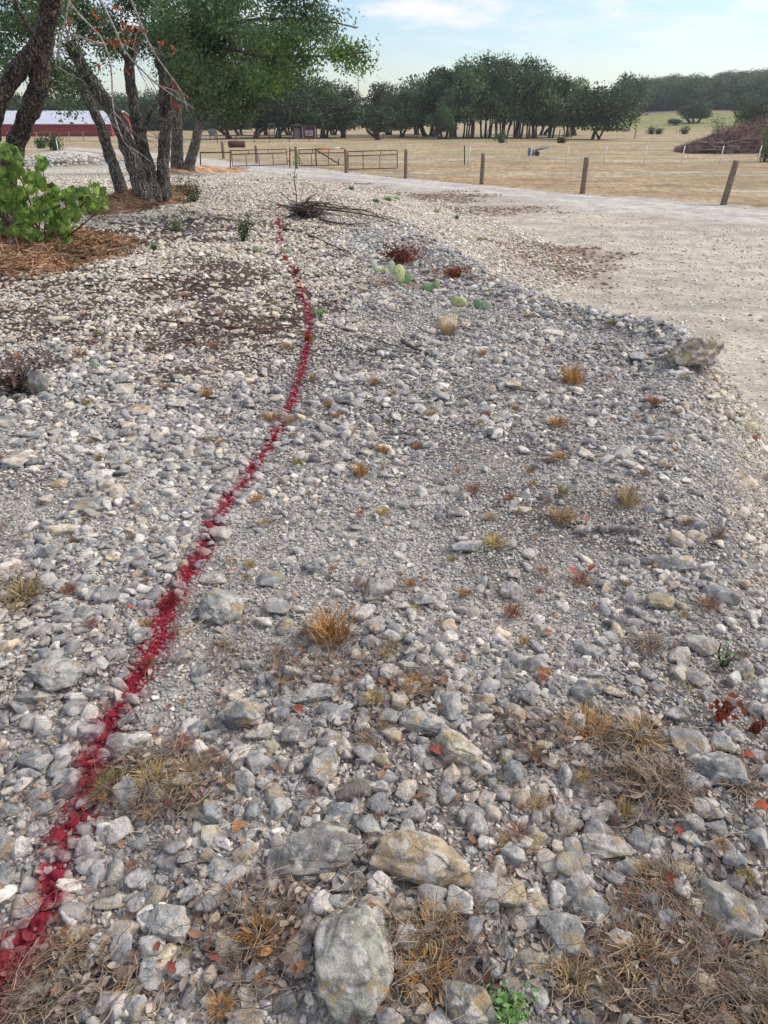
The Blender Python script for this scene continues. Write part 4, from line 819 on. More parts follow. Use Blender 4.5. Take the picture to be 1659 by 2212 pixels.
def litter_points(n, dens):
    px, py = rng.uniform(-60, 1720, n * 6), 470 + 1800 * rng.random(n * 6) ** 1.0
    u, v = (px - PW / 2) / FOC, (PH / 2 - py) / FOC; dz = -SP + v * CP; dy = CP + v * SP; t = EYE / -dz
    for _ in range(6): t = (EYE - ground_z(u * t, dy * t)) / -dz
    x, y = u * t, dy * t; k = (rng.random(len(x)) < dens(x, y)) & (slope(x, y) < .9); x, y = x[k][:n], y[k][:n]; return x, y
x, y = litter_points(5600, lambda x, y: .07 + .75 * soil(x, y)); m = len(x)
tt = np.array([[.21, .17, .14], [.28, .23, .185], [.36, .30, .24], [.17, .13, .10], [.28, .16, .10], [.40, .34, .28]])[rng.integers(0, 6, m)]
L_ = rng.uniform(.018, .04, m); scatter('leaf_litter', 'small curled grey-brown fallen leaves strewn between the stones', 'leaf litter', proto_collection('fallen_leaves', [litter_leaf(i) for i in range(6)]), np.stack([x, y, ground_z(x, y) + rng.uniform(.008, .03, m)], 1), np.stack([rng.normal(size=m) * .4, rng.normal(size=m) * .4, rng.uniform(0, 6.28, m)], 1), np.stack([L_, L_, L_], 1), rng.integers(0, 6, m), tt)
x, y = litter_points(9500, lambda x, y: .06 + .8 * soil(x, y) ** 1.3); m = len(x)
tt = np.array([[.40, .33, .24], [.30, .25, .20], [.48, .40, .28], [.14, .105, .085], [.34, .20, .11]])[rng.integers(0, 5, m)]
L_ = rng.uniform(.04, .13, m); scatter('straw', 'thin dry straw and stems lying over the stones', 'straw', proto_collection('straws', [straw(i) for i in range(6)]), np.stack([x, y, ground_z(x, y) + rng.uniform(.01, .045, m)], 1), np.stack([rng.normal(size=m) * .12, rng.normal(size=m) * .2, rng.uniform(0, 6.28, m)], 1), np.stack([L_, L_, np.maximum(L_, .1)], 1), rng.integers(0, 6, m), tt)
# brown weeds on the yard-side slope
n = 60000; X_, Y_ = rng.uniform(-3, 8, n), rng.uniform(8, 34, n); k = rng.random(n) < .30 * weed(X_, Y_); X_, Y_ = X_[k], Y_[k]; m = len(X_); sc = rng.uniform(.05, .11, m)
scatter('brown_weeds', 'low brown dry weeds along the foot of the gravel slope', 'weeds', proto_collection('weed_tufts', TUFT), np.stack([X_, Y_, ground_z(X_, Y_)], 1), np.stack([0 * X_, 0 * X_, rng.uniform(0, 6.28, m)], 1), np.stack([sc * 1.4, sc * 1.4, sc * .8], 1), rng.integers(0, 7, m), np.array([[.42, .31, .22], [.50, .35, .23], [.40, .33, .26]])[rng.integers(0, 3, m)])

# ------------------------------------------------------------------ single fallen leaves, sticks, cacti, small plants
def oak_leaf(name, px, py, wp, mat, label, lobed=True, rz=None):
    p = at(px, py); L = .78 * wp / ppm(p); t = np.linspace(0, 1, 13); w_ = .30 * np.sin(np.pi * np.clip(t, .02, 1) ** .9) * (1 + (.45 * np.sin(t * 19) if lobed else 0)); z = .10 * np.sin(t * 3.3) ; V = []
    for a, b_, c in zip(t, w_, z): V += [(a - .5, -b_, c + .4 * abs(b_)), (a - .5, 0, c), (a - .5, b_, c + .3 * abs(b_))]
    me = mk(name, V, [[[3 * k + j, 3 * k + 3 + j, 3 * k + 4 + j, 3 * k + 1 + j] for k in range(12) for j in (0, 1)]]); me.materials.append(M[mat])
    o = inst(name, me, (p[0], p[1], p[2] + .03), sc=L, rot=(random.uniform(-.2, .3), random.uniform(-.3, .3), random.uniform(0, 6.28) if rz is None else rz)); tag(o, label, 'leaf', 'single fallen leaves on the stones')
for px, py, wp, mt, lb, lo in [(520, 1805, 58, 'oakbrown', 'orange-brown lobed oak leaf beside the pale pointed rock', 1), (645, 1547, 38, 'brownred', 'round red-brown leaf beside the pinkish grey rock', 0), (943, 1640, 62, 'brownred', 'curled red-brown leaf beside the square lichen rock', 0), (1440, 1913, 40, 'redleaf', 'bright red lobed leaf in the dead grass at lower right', 1), (1340, 2045, 44, 'redleaf', 'red leaf below the oval grey rock', 1), (1560, 2050, 40, 'redleaf', 'red leaf at the foot of the half-buried slab', 1),
    (375, 2105, 46, 'brownred', 'dark red leaf cluster at the bottom left', 1), (465, 2085, 40, 'brownred', 'dark red leaf left of the upright white rock', 1), (345, 2060, 30, 'brownred', 'dark red leaf above the chunky bottom rock', 0), (270, 2120, 46, 'brownleaf', 'flat tan oval leaf at the bottom left', 0), (575, 2075, 44, 'oakbrown', 'brown leaf at the foot of the bright orange grass', 0), (620, 2090, 52, 'brownleaf', 'long grey-brown leaf left of the largest rock', 0), (655, 2105, 44, 'oakbrown', 'yellowish curled leaf against the largest rock', 1), (1262, 1133, 26, 'redleaf', 'red leaf right of the wide brown-tan tuft', 0), (1232, 1244, 34, 'redleaf', 'red leaf above the low red-brown grass', 1),
    (1275, 1240, 30, 'redleaf', 'orange-red leaf in the low red-brown grass', 1), (1460, 1810, 34, 'redleaf', 'small red leaf in the dark grass mat', 1), (1610, 1650, 44, 'redleaf', 'red leaf right of the large weathered rock', 1), (1640, 1760, 50, 'redleaf', 'red leaf at the right edge among fine gravel', 1), (1185, 1380, 24, 'redleaf', 'red leaf below the pale oblong rock', 0), (285, 1327, 24, 'redleaf', 'red leaf left of the paint, middle left', 0), (480, 914, 24, 'brownred', 'rust leaf left of the paint, upper left', 1), (890, 660, 18, 'redleaf', 'orange leaf left of the ochre boulder', 0), (1170, 1480, 40, 'redleaf', 'red leaf above the ochre grass tuft', 1), (500, 1245, 22, 'oakbrown', 'small brown leaf by the oval pale grey rock', 0)]:
    if mt not in M:
        M[mt] = plain({'oakbrown': 'orange_brown_leaf', 'brownred': 'red_brown_leaf'}[mt], {'oakbrown': (.36, .17, .06), 'brownred': (.24, .07, .045)}[mt], .6, .25, 60)
    oak_leaf('fallen_leaf', px, py, wp, mt, lb, bool(lo))
def stick(name, label, pts, w0, w1, mat='darkwood', lift=.02, cat='stick', forks=0):
    P = np.array([at(*p[:2]) + (0, 0, lift + (p[2] if len(p) > 2 else 0)) for p in pts]); k = ppm(P[len(P) // 2]); g = Geo(); rd = np.linspace(w0 / 2 / k, w1 / 2 / k, len(P)); g.tube(P, rd, 6, rough=.25, sub=5, seed=int(pts[0][0]))
    for f in range(forks):
        i = random.randint(0, len(P) - 2); q = P[i] + (P[i + 1] - P[i]) * random.random(); d = (P[i + 1] - P[i]) / np.linalg.norm(P[i + 1] - P[i]); sd = np.array([d[1], -d[0], .4]) * random.choice((-1, 1)); L = random.uniform(.25, .7)
        g.tube([q, q + (d + sd * .6) * L * .5, q + (d + sd * .5) * L + (0, 0, -.03)], np.array([rd[i], rd[i] * .6, rd[i] * .3]), 5, sub=3)
    tag(obj(name, g, M[mat]), label, cat, 'dead sticks on the ground')
for a in [('long thin dark stick slanting down right of the paint line', [(655, 690), (740, 715), (830, 745), (910, 770)], 3, 2, 'darkwood', 1), ('thin dark stick below and nearly parallel to the long one', [(640, 715), (720, 745), (790, 770), (850, 778)], 2.5, 1.5, 'darkwood', 1),
    ('weathered grey log piece lying above the tan round tuft', [(800, 757), (840, 762), (905, 766)], 9, 6, 'greywood', 0), ('short brown log piece right of the weathered grey one', [(868, 742), (900, 760), (925, 770)], 10, 6, 'darkwood', 0), ('grey twig forked beside the weathered log', [(750, 745), (740, 770), (770, 780), (815, 795)], 5, 2, 'greywood', 1),
    ('dark branch lying below the root stump', [(605, 495), (650, 505), (690, 520), (715, 533), (748, 546)], 6, 3, 'darkwood', 2), ('reddish twig bundle crossing the dark litter at left', [(250, 610), (340, 605), (430, 618), (560, 640)], 4, 2, 'rustwood', 3), ('long reddish stick running to the paint line', [(300, 690), (430, 705), (560, 715), (665, 708)], 4, 2, 'rustwood', 2), ('second reddish stick beneath the long one', [(380, 740), (480, 730), (600, 718)], 3, 2, 'rustwood', 1),
    ('bleached curved branch in the dark litter', [(340, 690), (370, 680), (395, 660), (400, 645)], 4, 2, 'greywood', 1), ('grey stick lying in litter above the cream stones', [(175, 810), (240, 812), (300, 800)], 4, 2, 'greywood', 0), ('thin pale stem arched over the lower left stones', [(300, 2150), (370, 2090), (420, 2010), (440, 1960)], 2, 1.5, 'twig', 0), ('weathered stick lying beside the orange tufts', [(770, 985), (800, 972), (830, 965)], 7, 4, 'greywood', 0),
    ('grey weathered wood slab at the right crest', [(1290, 1150), (1335, 1148), (1385, 1155)], 16, 8, 'greywood', 0), ('dark stick in the right gravel', [(1100, 845), (1160, 852), (1215, 858)], 4, 2, 'darkwood', 0), ('thin dark twig reaching left from the litter mound', [(1150, 1110), (1200, 1140), (1300, 1155), (1340, 1165)], 2, 1.5, 'darkwood', 0), ('dark stick in mulch litter at upper left', [(210, 480), (300, 490), (380, 500), (440, 505)], 4, 2, 'greywood', 3), ('second litter stick under the four-trunked oak', [(330, 515), (400, 508), (470, 498)], 4, 2, 'greywood', 2), ('pale stick beside the cactus patch', [(925, 610), (950, 605), (985, 590)], 7, 3, 'darkwood', 0),
    ('mossy stick lying in the lower right corner', [(1430, 2110), (1520, 2085), (1600, 2070)], 7, 4, 'greywood', 0), ('pale thin stem at the bottom right', [(1500, 1960), (1560, 2080), (1650, 2150)], 2, 1.5, 'twig', 0)]:
    if a[4] not in M: M['rustwood'] = plain('reddish_twig', (.13, .06, .05), .9, .4, 20)
    stick('stick', *a[:4], a[4], forks=a[5])
def root_stump():
    b = at(655, 470); root = thing('root_stump', b, 'uprooted dark root stump with trailing bare branches above the paint line', 'root stump'); r_ = random.Random(4); g = Geo()
    for i in range(90):
        a = r_.gauss(-.2, 1.3); l = r_.uniform(.12, .5); q = b + np.array([r_.gauss(0, .10), r_.gauss(0, .10), r_.uniform(.02, .22)]); d = np.array([math.cos(a), math.sin(a) * .6 - .1, r_.uniform(-.5, .6)]); P = [q]
        for k in range(4): q = q + d * l / 4; d = d + np.array([r_.gauss(0, .35), r_.gauss(0, .3), r_.gauss(-.12, .3)]); P.append(np.array([q[0], q[1], max(q[2], float(ground_z(q[0], q[1])) + .01)]))
        g.tube(P, np.linspace(r_.uniform(.008, .028), .004, 5), 5, sub=3)
    obj('root', g, M['darkwood'], root); g = Geo()
    V, F = rock_shape(77, 4, p=8, detail=2.2); g.add(V * (.34, .3, .24) + b + (0.02, 0, .12), F); obj('stump', g, M['darkwood'], root); g = Geo()
    for pts in ([(670, 462, .1), (720, 464, .08), (770, 468, .06), (820, 480, .08), (862, 487, .02)], [(680, 455, .1), (740, 460, .08), (790, 464, .08), (830, 478, .04)], [(640, 462, .1), (610, 458, .12), (590, 462, .05)], [(690, 480, .05), (740, 490, .05), (800, 488, .04)], [(660, 455, .15), (700, 452, .12), (750, 456, .06)]):
        P = [at(u, v) + (0, 0, h) for u, v, h in pts]; g.tube(P, np.linspace(.022, .006, len(P)), 5, sub=4)
        for _ in range(4):
            q = P[r_.randint(1, len(P) - 1)]; d = np.array([r_.uniform(-.3, .8), r_.uniform(-.3, .3), r_.uniform(0, .22)]); g.tube([q, q + d * .25, q + d * .5 + (0, 0, -.05)], [.008, .006, .003], 4, sub=2)
    obj('branch', g, M['darkwood'], root); g = Geo()
    P = [at3(641, 462, b[1]), at3(640, 420, b[1]), at3(636, 385, b[1]), at3(641, 345, b[1])]; g.tube(P, np.linspace(.012, .005, 4), 5, sub=4); g.tube([at3(655, 460, b[1]), at3(650, 430, b[1]), at3(656, 400, b[1])], [.008, .006, .003], 4, sub=3); obj('stem', g, M['darkwood'], root)
    C = np.concatenate([P[3] + np.random.default_rng(1).normal(size=(50, 3)) * (.05, .05, .09), P[2] + np.random.default_rng(2).normal(size=(20, 3)) * .05]); obj('leaves', leaf_quads(C, .06, .4), M['oakleaf2'], root)
root_stump()
def cactus(label, base, pads):
    b = at(*base); root = thing('prickly_pear', b, label, 'cactus', 'prickly pear cacti'); V0, F0 = ico(3)
    for px, py, wp, hp, tl, tn in pads:
        c = at3(px, py, b[1]); k = ppm(c); w_, h_ = wp / k, hp / k; V = V0 * (1, 1, 1); V = V * np.array([.5 * w_, .5 * min(.05, w_ * .3), .5 * h_ * 1.05]); V[:, 0] *= 1 + .25 * V[:, 2] / h_
        o = obj('pad', (V + c, [F0]), M['cactus'], root); o.rotation_euler = (0, 0, 0); me = o.data
        co = np.array([v.co[:] for v in me.vertices]) - (c - b); cr, sr = math.cos(tl), math.sin(tl); tilt = random.uniform(-.45, .1); yw = random.uniform(-.5, .5)
        co = np.stack([co[:, 0] * cr - co[:, 2] * sr, co[:, 1], co[:, 0] * sr + co[:, 2] * cr], 1); ct, st_ = math.cos(tilt), math.sin(tilt); co = np.stack([co[:, 0], co[:, 1] * ct - co[:, 2] * st_, co[:, 1] * st_ + co[:, 2] * ct], 1)
        cy_, sy_ = math.cos(yw), math.sin(yw); co = np.stack([co[:, 0] * cy_ - co[:, 1] * sy_, co[:, 0] * sy_ + co[:, 1] * cy_, co[:, 2]], 1)
        me.vertices.foreach_set('co', (co + (c - b)).astype(np.float32).ravel()); me.update(); o['tint'] = list(tn)
CY, CG, CB = (.42, .46, .20), (.20, .30, .15), (.38, .46, .30)
cactus('yellow-green cactus with one leaning and one fallen pad', (815, 590), [(810, 576, 12, 24, .3, CB), (822, 590, 30, 16, .4, CY)])
cactus('tallest prickly pear with upright pads left of the red-brown shrub', (860, 612), [(847, 578, 16, 28, .1, CB), (863, 590, 26, 36, -.1, CY), (880, 602, 24, 18, .5, CG), (866, 606, 22, 18, 0, CY)])
cactus('dark green wide prickly pear behind the pale stick', (930, 630), [(930, 622, 40, 20, 0, CG), (912, 625, 16, 18, .3, CY), (944, 612, 14, 16, -.2, CG)])
cactus('round yellow-green prickly pear pad standing alone', (990, 662), [(990, 652, 36, 22, -.15, CY)])
cactus('rightmost prickly pear with two green pads', (1040, 670), [(1031, 657, 18, 22, .2, CG), (1050, 660, 24, 20, -.2, CB)])
cactus('small single cactus pad on dark litter at left', (202, 802), [(202, 790, 15, 28, 0, CB)])
cactus('pale low cactus left of the upper paint line', (558, 545), [(552, 537, 16, 12, .3, CB), (566, 540, 12, 10, -.3, CB)])
cactus('pale low cactus touching the upper paint line', (617, 550), [(612, 542, 12, 14, .3, CY), (622, 544, 12, 16, -.3, CB)])
def shrub(name, label, cat, base, wp, hp, n, leaf, mat, stems=7, stem_mat='darkwood', group=None, wk=.4, tight=.3):
    b = at(*base); k = ppm(b); W_, H_ = wp / k, hp / k; root = thing(name, b, label, cat, group); r_ = np.random.default_rng(int(base[0] * 3 + base[1])); g = Geo(); C = []
    for i in range(stems):
        a = r_.uniform(0, 6.28); e = b + np.array([math.cos(a) * W_ * .42 * r_.random() ** .5, math.sin(a) * W_ * .3, H_ * r_.uniform(.5, .95)]); m_ = (b + e) / 2 + r_.normal(size=3) * W_ * .06; g.tube([b, m_, e], [max(.004, W_ * .012), .004, .002], 4, sub=3)
        q = n // stems; t = r_.random(q)[:, None] ** .6; C.append(b + (e - b) * t + r_.normal(size=(q, 3)) * np.array([W_, W_ * .8, H_]) * tight * .42 * (.4 + t))
    C = np.concatenate(C); C[:, 2] = np.maximum(C[:, 2], b[2] + .01); obj('stem', g, M[stem_mat], root); obj('foliage', leaf_quads(C, leaf * r_.uniform(.6, 1.3, len(C)), wk, .1, r_), M[mat], root); return root
shrub('dry_shrub', 'rust-red dead shrub beyond the tallest prickly pear', 'shrub', (875, 568), 95, 36, 800, .05, 'rustleaf', 12)
shrub('dry_shrub', 'smaller rust-red dead shrub right of the dark green cactus', 'shrub', (982, 600), 60, 22, 380, .045, 'rustleaf', 8)
shrub('juniper_seedling', 'feathery young juniper beside the foot of the right trunk', 'shrub', (420, 438), 82, 62, 900, .06, 'cedar', 9, wk=.25)
shrub('juniper_seedling', 'yellow-green young juniper left of the root stump', 'shrub', (526, 522), 52, 66, 650, .05, 'cedar_light', 8, wk=.25)
shrub('juniper_seedling', 'low dark juniper at the foot of the main trunk', 'shrub', (345, 442), 46, 32, 420, .05, 'cedar', 7, wk=.25)
shrub('juniper_seedling', 'small juniper sprig at the mound edge below the four trunks', 'shrub', (380, 500), 40, 26, 260, .05, 'cedar_light', 6, wk=.25)
shrub('green_weed', 'small bright green weed right of the vine bush', 'weed', (330, 541), 24, 16, 160, .04, 'herb', 6)
shrub('green_weed', 'bright green herb at the bottom edge beside the mossy boulder', 'weed', (1100, 2200), 96, 60, 320, .016, 'herb', 10, wk=.6)
shrub('green_weed', 'green grass patch at the yard edge, middle one', 'weed', (836, 437), 30, 12, 260, .07, 'herb', 8, group='green weeds by the yard', wk=.2)
shrub('green_weed', 'green grass patch at the yard edge, left one', 'weed', (812, 438), 20, 9, 150, .07, 'herb', 6, group='green weeds by the yard', wk=.2)
shrub('green_weed', 'green grass patch at the yard edge, right one', 'weed', (860, 434), 20, 8, 150, .07, 'herb', 6, group='green weeds by the yard', wk=.2)
shrub('green_weed', 'green weed on the pale slope under the yard', 'weed', (943, 462), 18, 10, 110, .06, 'herb', 5, wk=.3)
shrub('green_weed', 'green weed farther right on the pale slope', 'weed', (985, 474), 16, 9, 110, .06, 'herb', 5, wk=.3)
shrub('green_weed', 'green weed at the lower pale slope near the brown weeds', 'weed', (1033, 524), 18, 10, 110, .05, 'herb', 5, wk=.3)
shrub('green_weed', 'green weed standing by the road in front of the gates', 'weed', (758, 412), 18, 10, 110, .07, 'herb', 5, wk=.3)
shrub('green_weed', 'pale yellow-green weed near the upper paint tuft', 'weed', (690, 682), 30, 18, 120, .035, 'herb', 6, wk=.3)
shrub('red_seedling', 'bright red-leaved seedling on the right slope', 'seedling', (1550, 1560), 80, 85, 44, .030, 'redleaf', 5, wk=.75, tight=.35)
shrub('red_seedling', 'red-leaved seedling at the right edge below the brighter one', 'seedling', (1625, 1590), 45, 45, 20, .026, 'redleaf', 4, wk=.75)
shrub('thin_weed', 'thin pale green weed on the right slope above the red seedling', 'weed', (1560, 1440), 60, 60, 60, .014, 'herb', 6, wk=.6)
g = Geo(); b = at(85, 852); V, F = rock_shape(91, 4, p=7, detail=1.6); g.add(V * (.16, .12, .20) + b + (0, 0, .07), F); tag(obj('stump', g, M['greywood']), 'broken grey weathered stump at the left edge', 'stump')
shrub('root_tangle', 'dark tangled roots at the left edge behind the broken stump', 'roots', (45, 850), 130, 62, 260, .06, 'brush', 46, tight=.2)

# ------------------------------------------------------------------ posts, gates, fences
def wood_post(px, top, bot, wp, label, red=False, lean=0):
    b = at(px, bot); t = at3(px, top, b[1]); h = t[2] - b[2]; r_ = wp / 2 / ppm(b); root = thing('wooden_post', b, label, 'post', 'round wooden posts')
    obj('pole', Geo().tube([b - (0, 0, .1), b + (lean * .5, 0, h * .5), b + (lean, 0, h)], [r_ * 1.05, r_, r_ * .97], 14, rough=.05, sub=4, seed=int(px)), M['post'], root)
    if red: obj('reflector', Geo().tube([b + (0, 0, h + .002), b + (0, 0, h + .05)], r_ * .8, 10), M['redtape'], root)
wood_post(876, 323, 385.6, 7.5, 'old wooden post right of the gates'); wood_post(1040, 331, 398, 9, 'wooden post second from the gates along the yard'); wood_post(1258, 340, 418, 11, 'weathered wooden post with split bark, second from the right'); wood_post(1562, 347, 442, 13, 'rightmost wooden post, leaning to the right', lean=.13)
wood_post(641, 319, 364, 7, 'wooden gate post with red top at the left of the middle gate', True); wood_post(748, 325, 373.5, 7.5, 'wooden gate post with red top between middle and right gates', True); wood_post(555, 314, 352.5, 6, 'wooden post seen through the left gate'); wood_post(483, 306, 342, 6, 'wooden post behind the rusty tank end')
def bar(g, a, b_, r_=.025, n=6): g.tube([a, b_], r_, n)
def gate(pl, pr, tl, tr, label, verts, brace=False, tape=False, mesh=True):
    A, B = at(*pl), at(*pr); A = A + (0, 0, .02); B = B + (0, 0, .02); hA = at3(tl[0], tl[1], A[1])[2] - A[2]; hB = at3(tr[0], tr[1], B[1])[2] - B[2]; up = np.array([0, 0, 1.]); root = thing('pipe_gate', A, label, 'gate', 'steel pipe gates')
    def q(u, v): return A + (B - A) * u + up * (.07 + (hA * (1 - u) + hB * u - .07) * v)
    g = Geo(); 
    for v in (0, .76, 1): bar(g, q(0, v), q(1, v))
    for u in (0, 1): bar(g, q(u, 0), q(u, 1))
    obj('frame', g, M['rust'], root); g = Geo()
    for u in verts: bar(g, q(u, 0), q(u, .76), .02)
    for u in (.3, .66): bar(g, q(u, .76), q(u, 1), .02)
    obj('upright', g, M['rust'], root)
    if mesh:
        g = Geo(); L = np.linalg.norm(B - A); m = int(L / .1)
        for i in range(1, m): g.tube([q(i / m, 0), q(i / m, .76)], .004, 3, caps=False)
        for v in np.linspace(.1, .7, 7): g.tube([q(0, v), q(1, v)], .004, 3, caps=False)
        obj('wire_mesh', g, M['wire'], root)
    if brace:
        g = Geo(); n_ = np.array([0, -.05, 0]); bar(g, q(.37, 0) + n_, q(.37, 1.08) + n_, .035); bar(g, q(.37, .98) + n_, q(.84, .12) + n_, .035); bar(g, q(.86, 0) + n_, q(.86, .4) + n_, .03); obj('brace', g, M['rustdark'], root)
    if tape:
        g = Geo().tube([q(.4, 1.03), q(.66, 1.03)], .04, 6); obj('orange_tape', g, M['orange'], root); g = Geo().tube([q(.67, 1.03), q(.9, 1.03)], .038, 6); obj('white_tape', g, M['white'], root)
gate((503, 363), (621, 359), (500, 325.4), (620.8, 322), 'left rusty pipe gate with wire mesh standing beside the road', (.25, .48, .74))
gate((647, 361.5), (745, 360), (646, 323.4), (744.8, 321), 'middle pipe gate with diagonal brace and orange and white tape', (.27, .64), True, True)
gate((752.5, 370), (858, 367), (751.5, 327.7), (857.2, 324.4), 'right pipe gate with fine wire mesh, nearest the yard', (.3, .64))
def steel_post(px, top, bot, label, rail=None):
    b = at(px, bot); t = at3(px, top, b[1]); g = Geo(); bar(g, b - (0, 0, .05), t, .035, 8)
    if rail: bar(g, at3(px, rail[1], b[1]), at3(rail[0], rail[2], b[1]), .03)
    tag(obj('steel_post', g, M['rustdark']), label, 'post', 'dark steel posts')
steel_post(497.5, 322.5, 364, 'dark steel gate post with a pipe rail reaching left', (432, 329, 329.5)); steel_post(433, 328, 362, 'dark steel post at the end of the pipe rail'); steel_post(626, 319, 362.5, 'dark steel post right of the left gate', (641, 324, 324)); steel_post(1003.5, 314, 356, 'dark steel fence post alone in the field before the white posts')
def fence(name, label, cat, pts, h, post_mat, r_, wires, wire_r=.005, wire_mat='wire', lean=.0):
    B = [at(*p) for p in pts]; root = thing(name, B[0], label, cat)
    for i, b in enumerate(B): l_ = random.uniform(-1, 1) * lean; obj('post', Geo().tube([b - (0, 0, .05), b + (l_ + lean * 1.5, 0, h)], r_, 6), M[post_mat], root)
    g = Geo()
    for v in wires: g.tube([b + (0, 0, h * v) for b in B], wire_r, 3, caps=False)
    obj('wire', g, M[wire_mat], root)
fence('wire_fence', 'white-posted wire fence crossing the field at right', 'fence', [(1010, 356), (1143, 355), (1222, 355.5), (1303, 355.5), (1390, 356), (1471, 354), (1554, 354), (1634, 352), (1720, 350)], .98, 'white', .033, (.3, .55, .8, .97), lean=.06)
fence('wire_fence', 'far pale-posted wire fence in front of the tree row', 'fence', [(674, 298.6), (697, 299), (746, 299.5), (827, 300), (900, 300), (976, 300.5), (1050, 300.5), (1126, 301), (1206, 301), (1282, 301), (1370, 300)], 1.1, 'post', .06, (.4, .7, .95), .008, lean=.1)
fence('wire_fence', 'low wire fence with steel posts in front of the red barn', 'fence', [(20, 309), (52, 308), (82, 307.5), (112, 307), (152, 306.5), (182, 306), (215, 305.5), (255, 305)], 1.0, 'wire', .04, (.45, .95), .012)
fence('wire_fence', 'two white posts with thin wire behind the four trunks', 'fence', [(128, 337), (229, 351), (325, 352)], 1.0, 'white', .035, (.5, .95), .005)
fence('pipe_corral', 'rusty pipe corral rails beyond the gates at the shed', 'corral', [(432, 309), (470, 309), (510, 309), (550, 308.5), (583, 308), (625, 307.5), (668, 307)], 1.05, 'rust', .04, (.35, .68, .97), .028, 'rust')
fence('rail_fence', 'low pale rail fence under the trees left of the shed', 'fence', [(470, 300.5), (512, 300.5), (560, 300.2), (600, 300), (630, 300)], .8, 'wire', .05, (.55, .95), .03)

# ------------------------------------------------------------------ barn, shed, mast and field objects
def barn():
    A = at(243, 294.5); x1 = A[0]; x0 = at(-140, 294.5)[0]; y0 = A[1]; z0 = A[2] - .1; ze = at3(200, 267, y0)[2]; D = 12; yr = y0 + D / 2; zr = at3(200, 240.5, yr)[2]
    root = thing('barn', A, 'long low red barn with pale grey metal roof behind the left trees', 'barn'); g = Geo()
    g.box(((x0 + x1) / 2, y0 + D / 2, (z0 + ze) / 2), (x1 - x0, D, ze - z0)); g.add([(x1 - .003, y0, ze), (x1 - .003, y0 + D, ze), (x1 - .003, yr, zr - .05)], [[0, 1, 2]])
    for i in range(int((x1 - x0) / .6)): g.box((x0 + i * .6, y0 - .02, (z0 + ze) / 2), (.05, .03, ze - z0 - .04))
    obj('wall', g, M['barnred'], root, smooth=False); g = Geo(); t = .08
    for s_ in (-1, 1):
        ye = yr + s_ * (D / 2 + .4); zz = ze - (zr - ze) * .4 / (D / 2); g.add([(x0, ye, zz), (x1 + .3, ye, zz), (x1 + .3, yr, zr), (x0, yr, zr), (x0, ye, zz + t), (x1 + .3, ye, zz + t), (x1 + .3, yr, zr + t), (x0, yr, zr + t)], [[0, 1, 2, 3], [4, 5, 6, 7], [0, 1, 5, 4], [1, 2, 6, 5], [3, 0, 4, 7]])
        for i in range(int((x1 - x0) / .9)):
            xx = x0 + i * .9; g.add([(xx, ye, zz + t), (xx + .06, ye, zz + t), (xx + .06, yr, zr + t), (xx, yr, zr + t), (xx, ye, zz + t + .04), (xx + .06, ye, zz + t + .04), (xx + .06, yr, zr + t + .04), (xx, yr, zr + t + .04)], [[4, 5, 6, 7], [0, 3, 7, 4], [1, 5, 6, 2]])
    obj('roof', g, M['roofmetal'], root, smooth=False)
barn()
def shed():
    A, B = at(632, 299.3), at(682, 299.3); y0 = A[1]; x0, x1 = A[0], B[0]; z0 = A[2]; h = at3(660, 273, y0)[2] - z0; D = 2.4; root = thing('shed', (A + B) / 2, 'small dark red shed with white window under the far oaks', 'shed'); xm = x0 + (x1 - x0) * .45
    obj('wall', Geo().box(((xm + x1) / 2, y0 + D / 2, z0 + h / 2), (x1 - xm, D, h)).box((x0 + (xm - x0) / 2, y0 + D / 2 + .3, z0 + h * .48), (xm - x0 - .01, D - .6, h * .96)), M['shedred'], root, smooth=False)
    obj('roof', Geo().box(((x0 + x1) / 2, y0 + D / 2, z0 + h + .07), (x1 - x0 + .3, D + .4, .12)).add([(x0 - .1, y0, z0 + h + .131), (xm + .2, y0, z0 + h + .131), ((x0 + xm) / 2, y0, z0 + h + .4), (x0 - .1, y0 + D, z0 + h + .131), (xm + .2, y0 + D, z0 + h + .131), ((x0 + xm) / 2, y0 + D, z0 + h + .4)], [[0, 1, 2], [3, 5, 4]]).add([(x0 - .1, y0, z0 + h + .131), (xm + .2, y0, z0 + h + .131), ((x0 + xm) / 2, y0, z0 + h + .4), (x0 - .1, y0 + D, z0 + h + .131), (xm + .2, y0 + D, z0 + h + .131), ((x0 + xm) / 2, y0 + D, z0 + h + .4)], [[0, 2, 5, 3], [1, 4, 5, 2]]), M['shedroof'], root, smooth=False)
    wx = xm + (x1 - xm) * .5; w_ = obj('window', Geo().box((wx, y0 - .02, z0 + h * .62), (.9, .06, .09)).box((wx, y0 - .02, z0 + h * .28), (.9, .06, .09)).box((wx - .45, y0 - .02, z0 + h * .45), (.09, .07, h * .4)).box((wx + .45, y0 - .02, z0 + h * .45), (.09, .07, h * .4)).box((wx, y0 - .02, z0 + h * .45), (.05, .05, h * .3)), M['white'], root, smooth=False)
    obj('pane', Geo().box((wx, y0 - .004, z0 + h * .45), (.85, .02, h * .32)), M['pane'], w_, smooth=False) if False else obj('pane', Geo().box((wx, y0 - .004, z0 + h * .45), (.85, .02, h * .32)), M['pane'], root, smooth=False)
    obj('door', Geo().box((x0 + .55, y0 + .27, z0 + h * .44), (.7, .05, h * .85)), M['greywood'], root, smooth=False)
    obj('trim', Geo().box((x1 + .02, y0 - .02, z0 + h / 2), (.10, .10, h)).box((xm, y0 - .02, z0 + h / 2), (.08, .08, h)), M['white'], root, smooth=False)
shed()
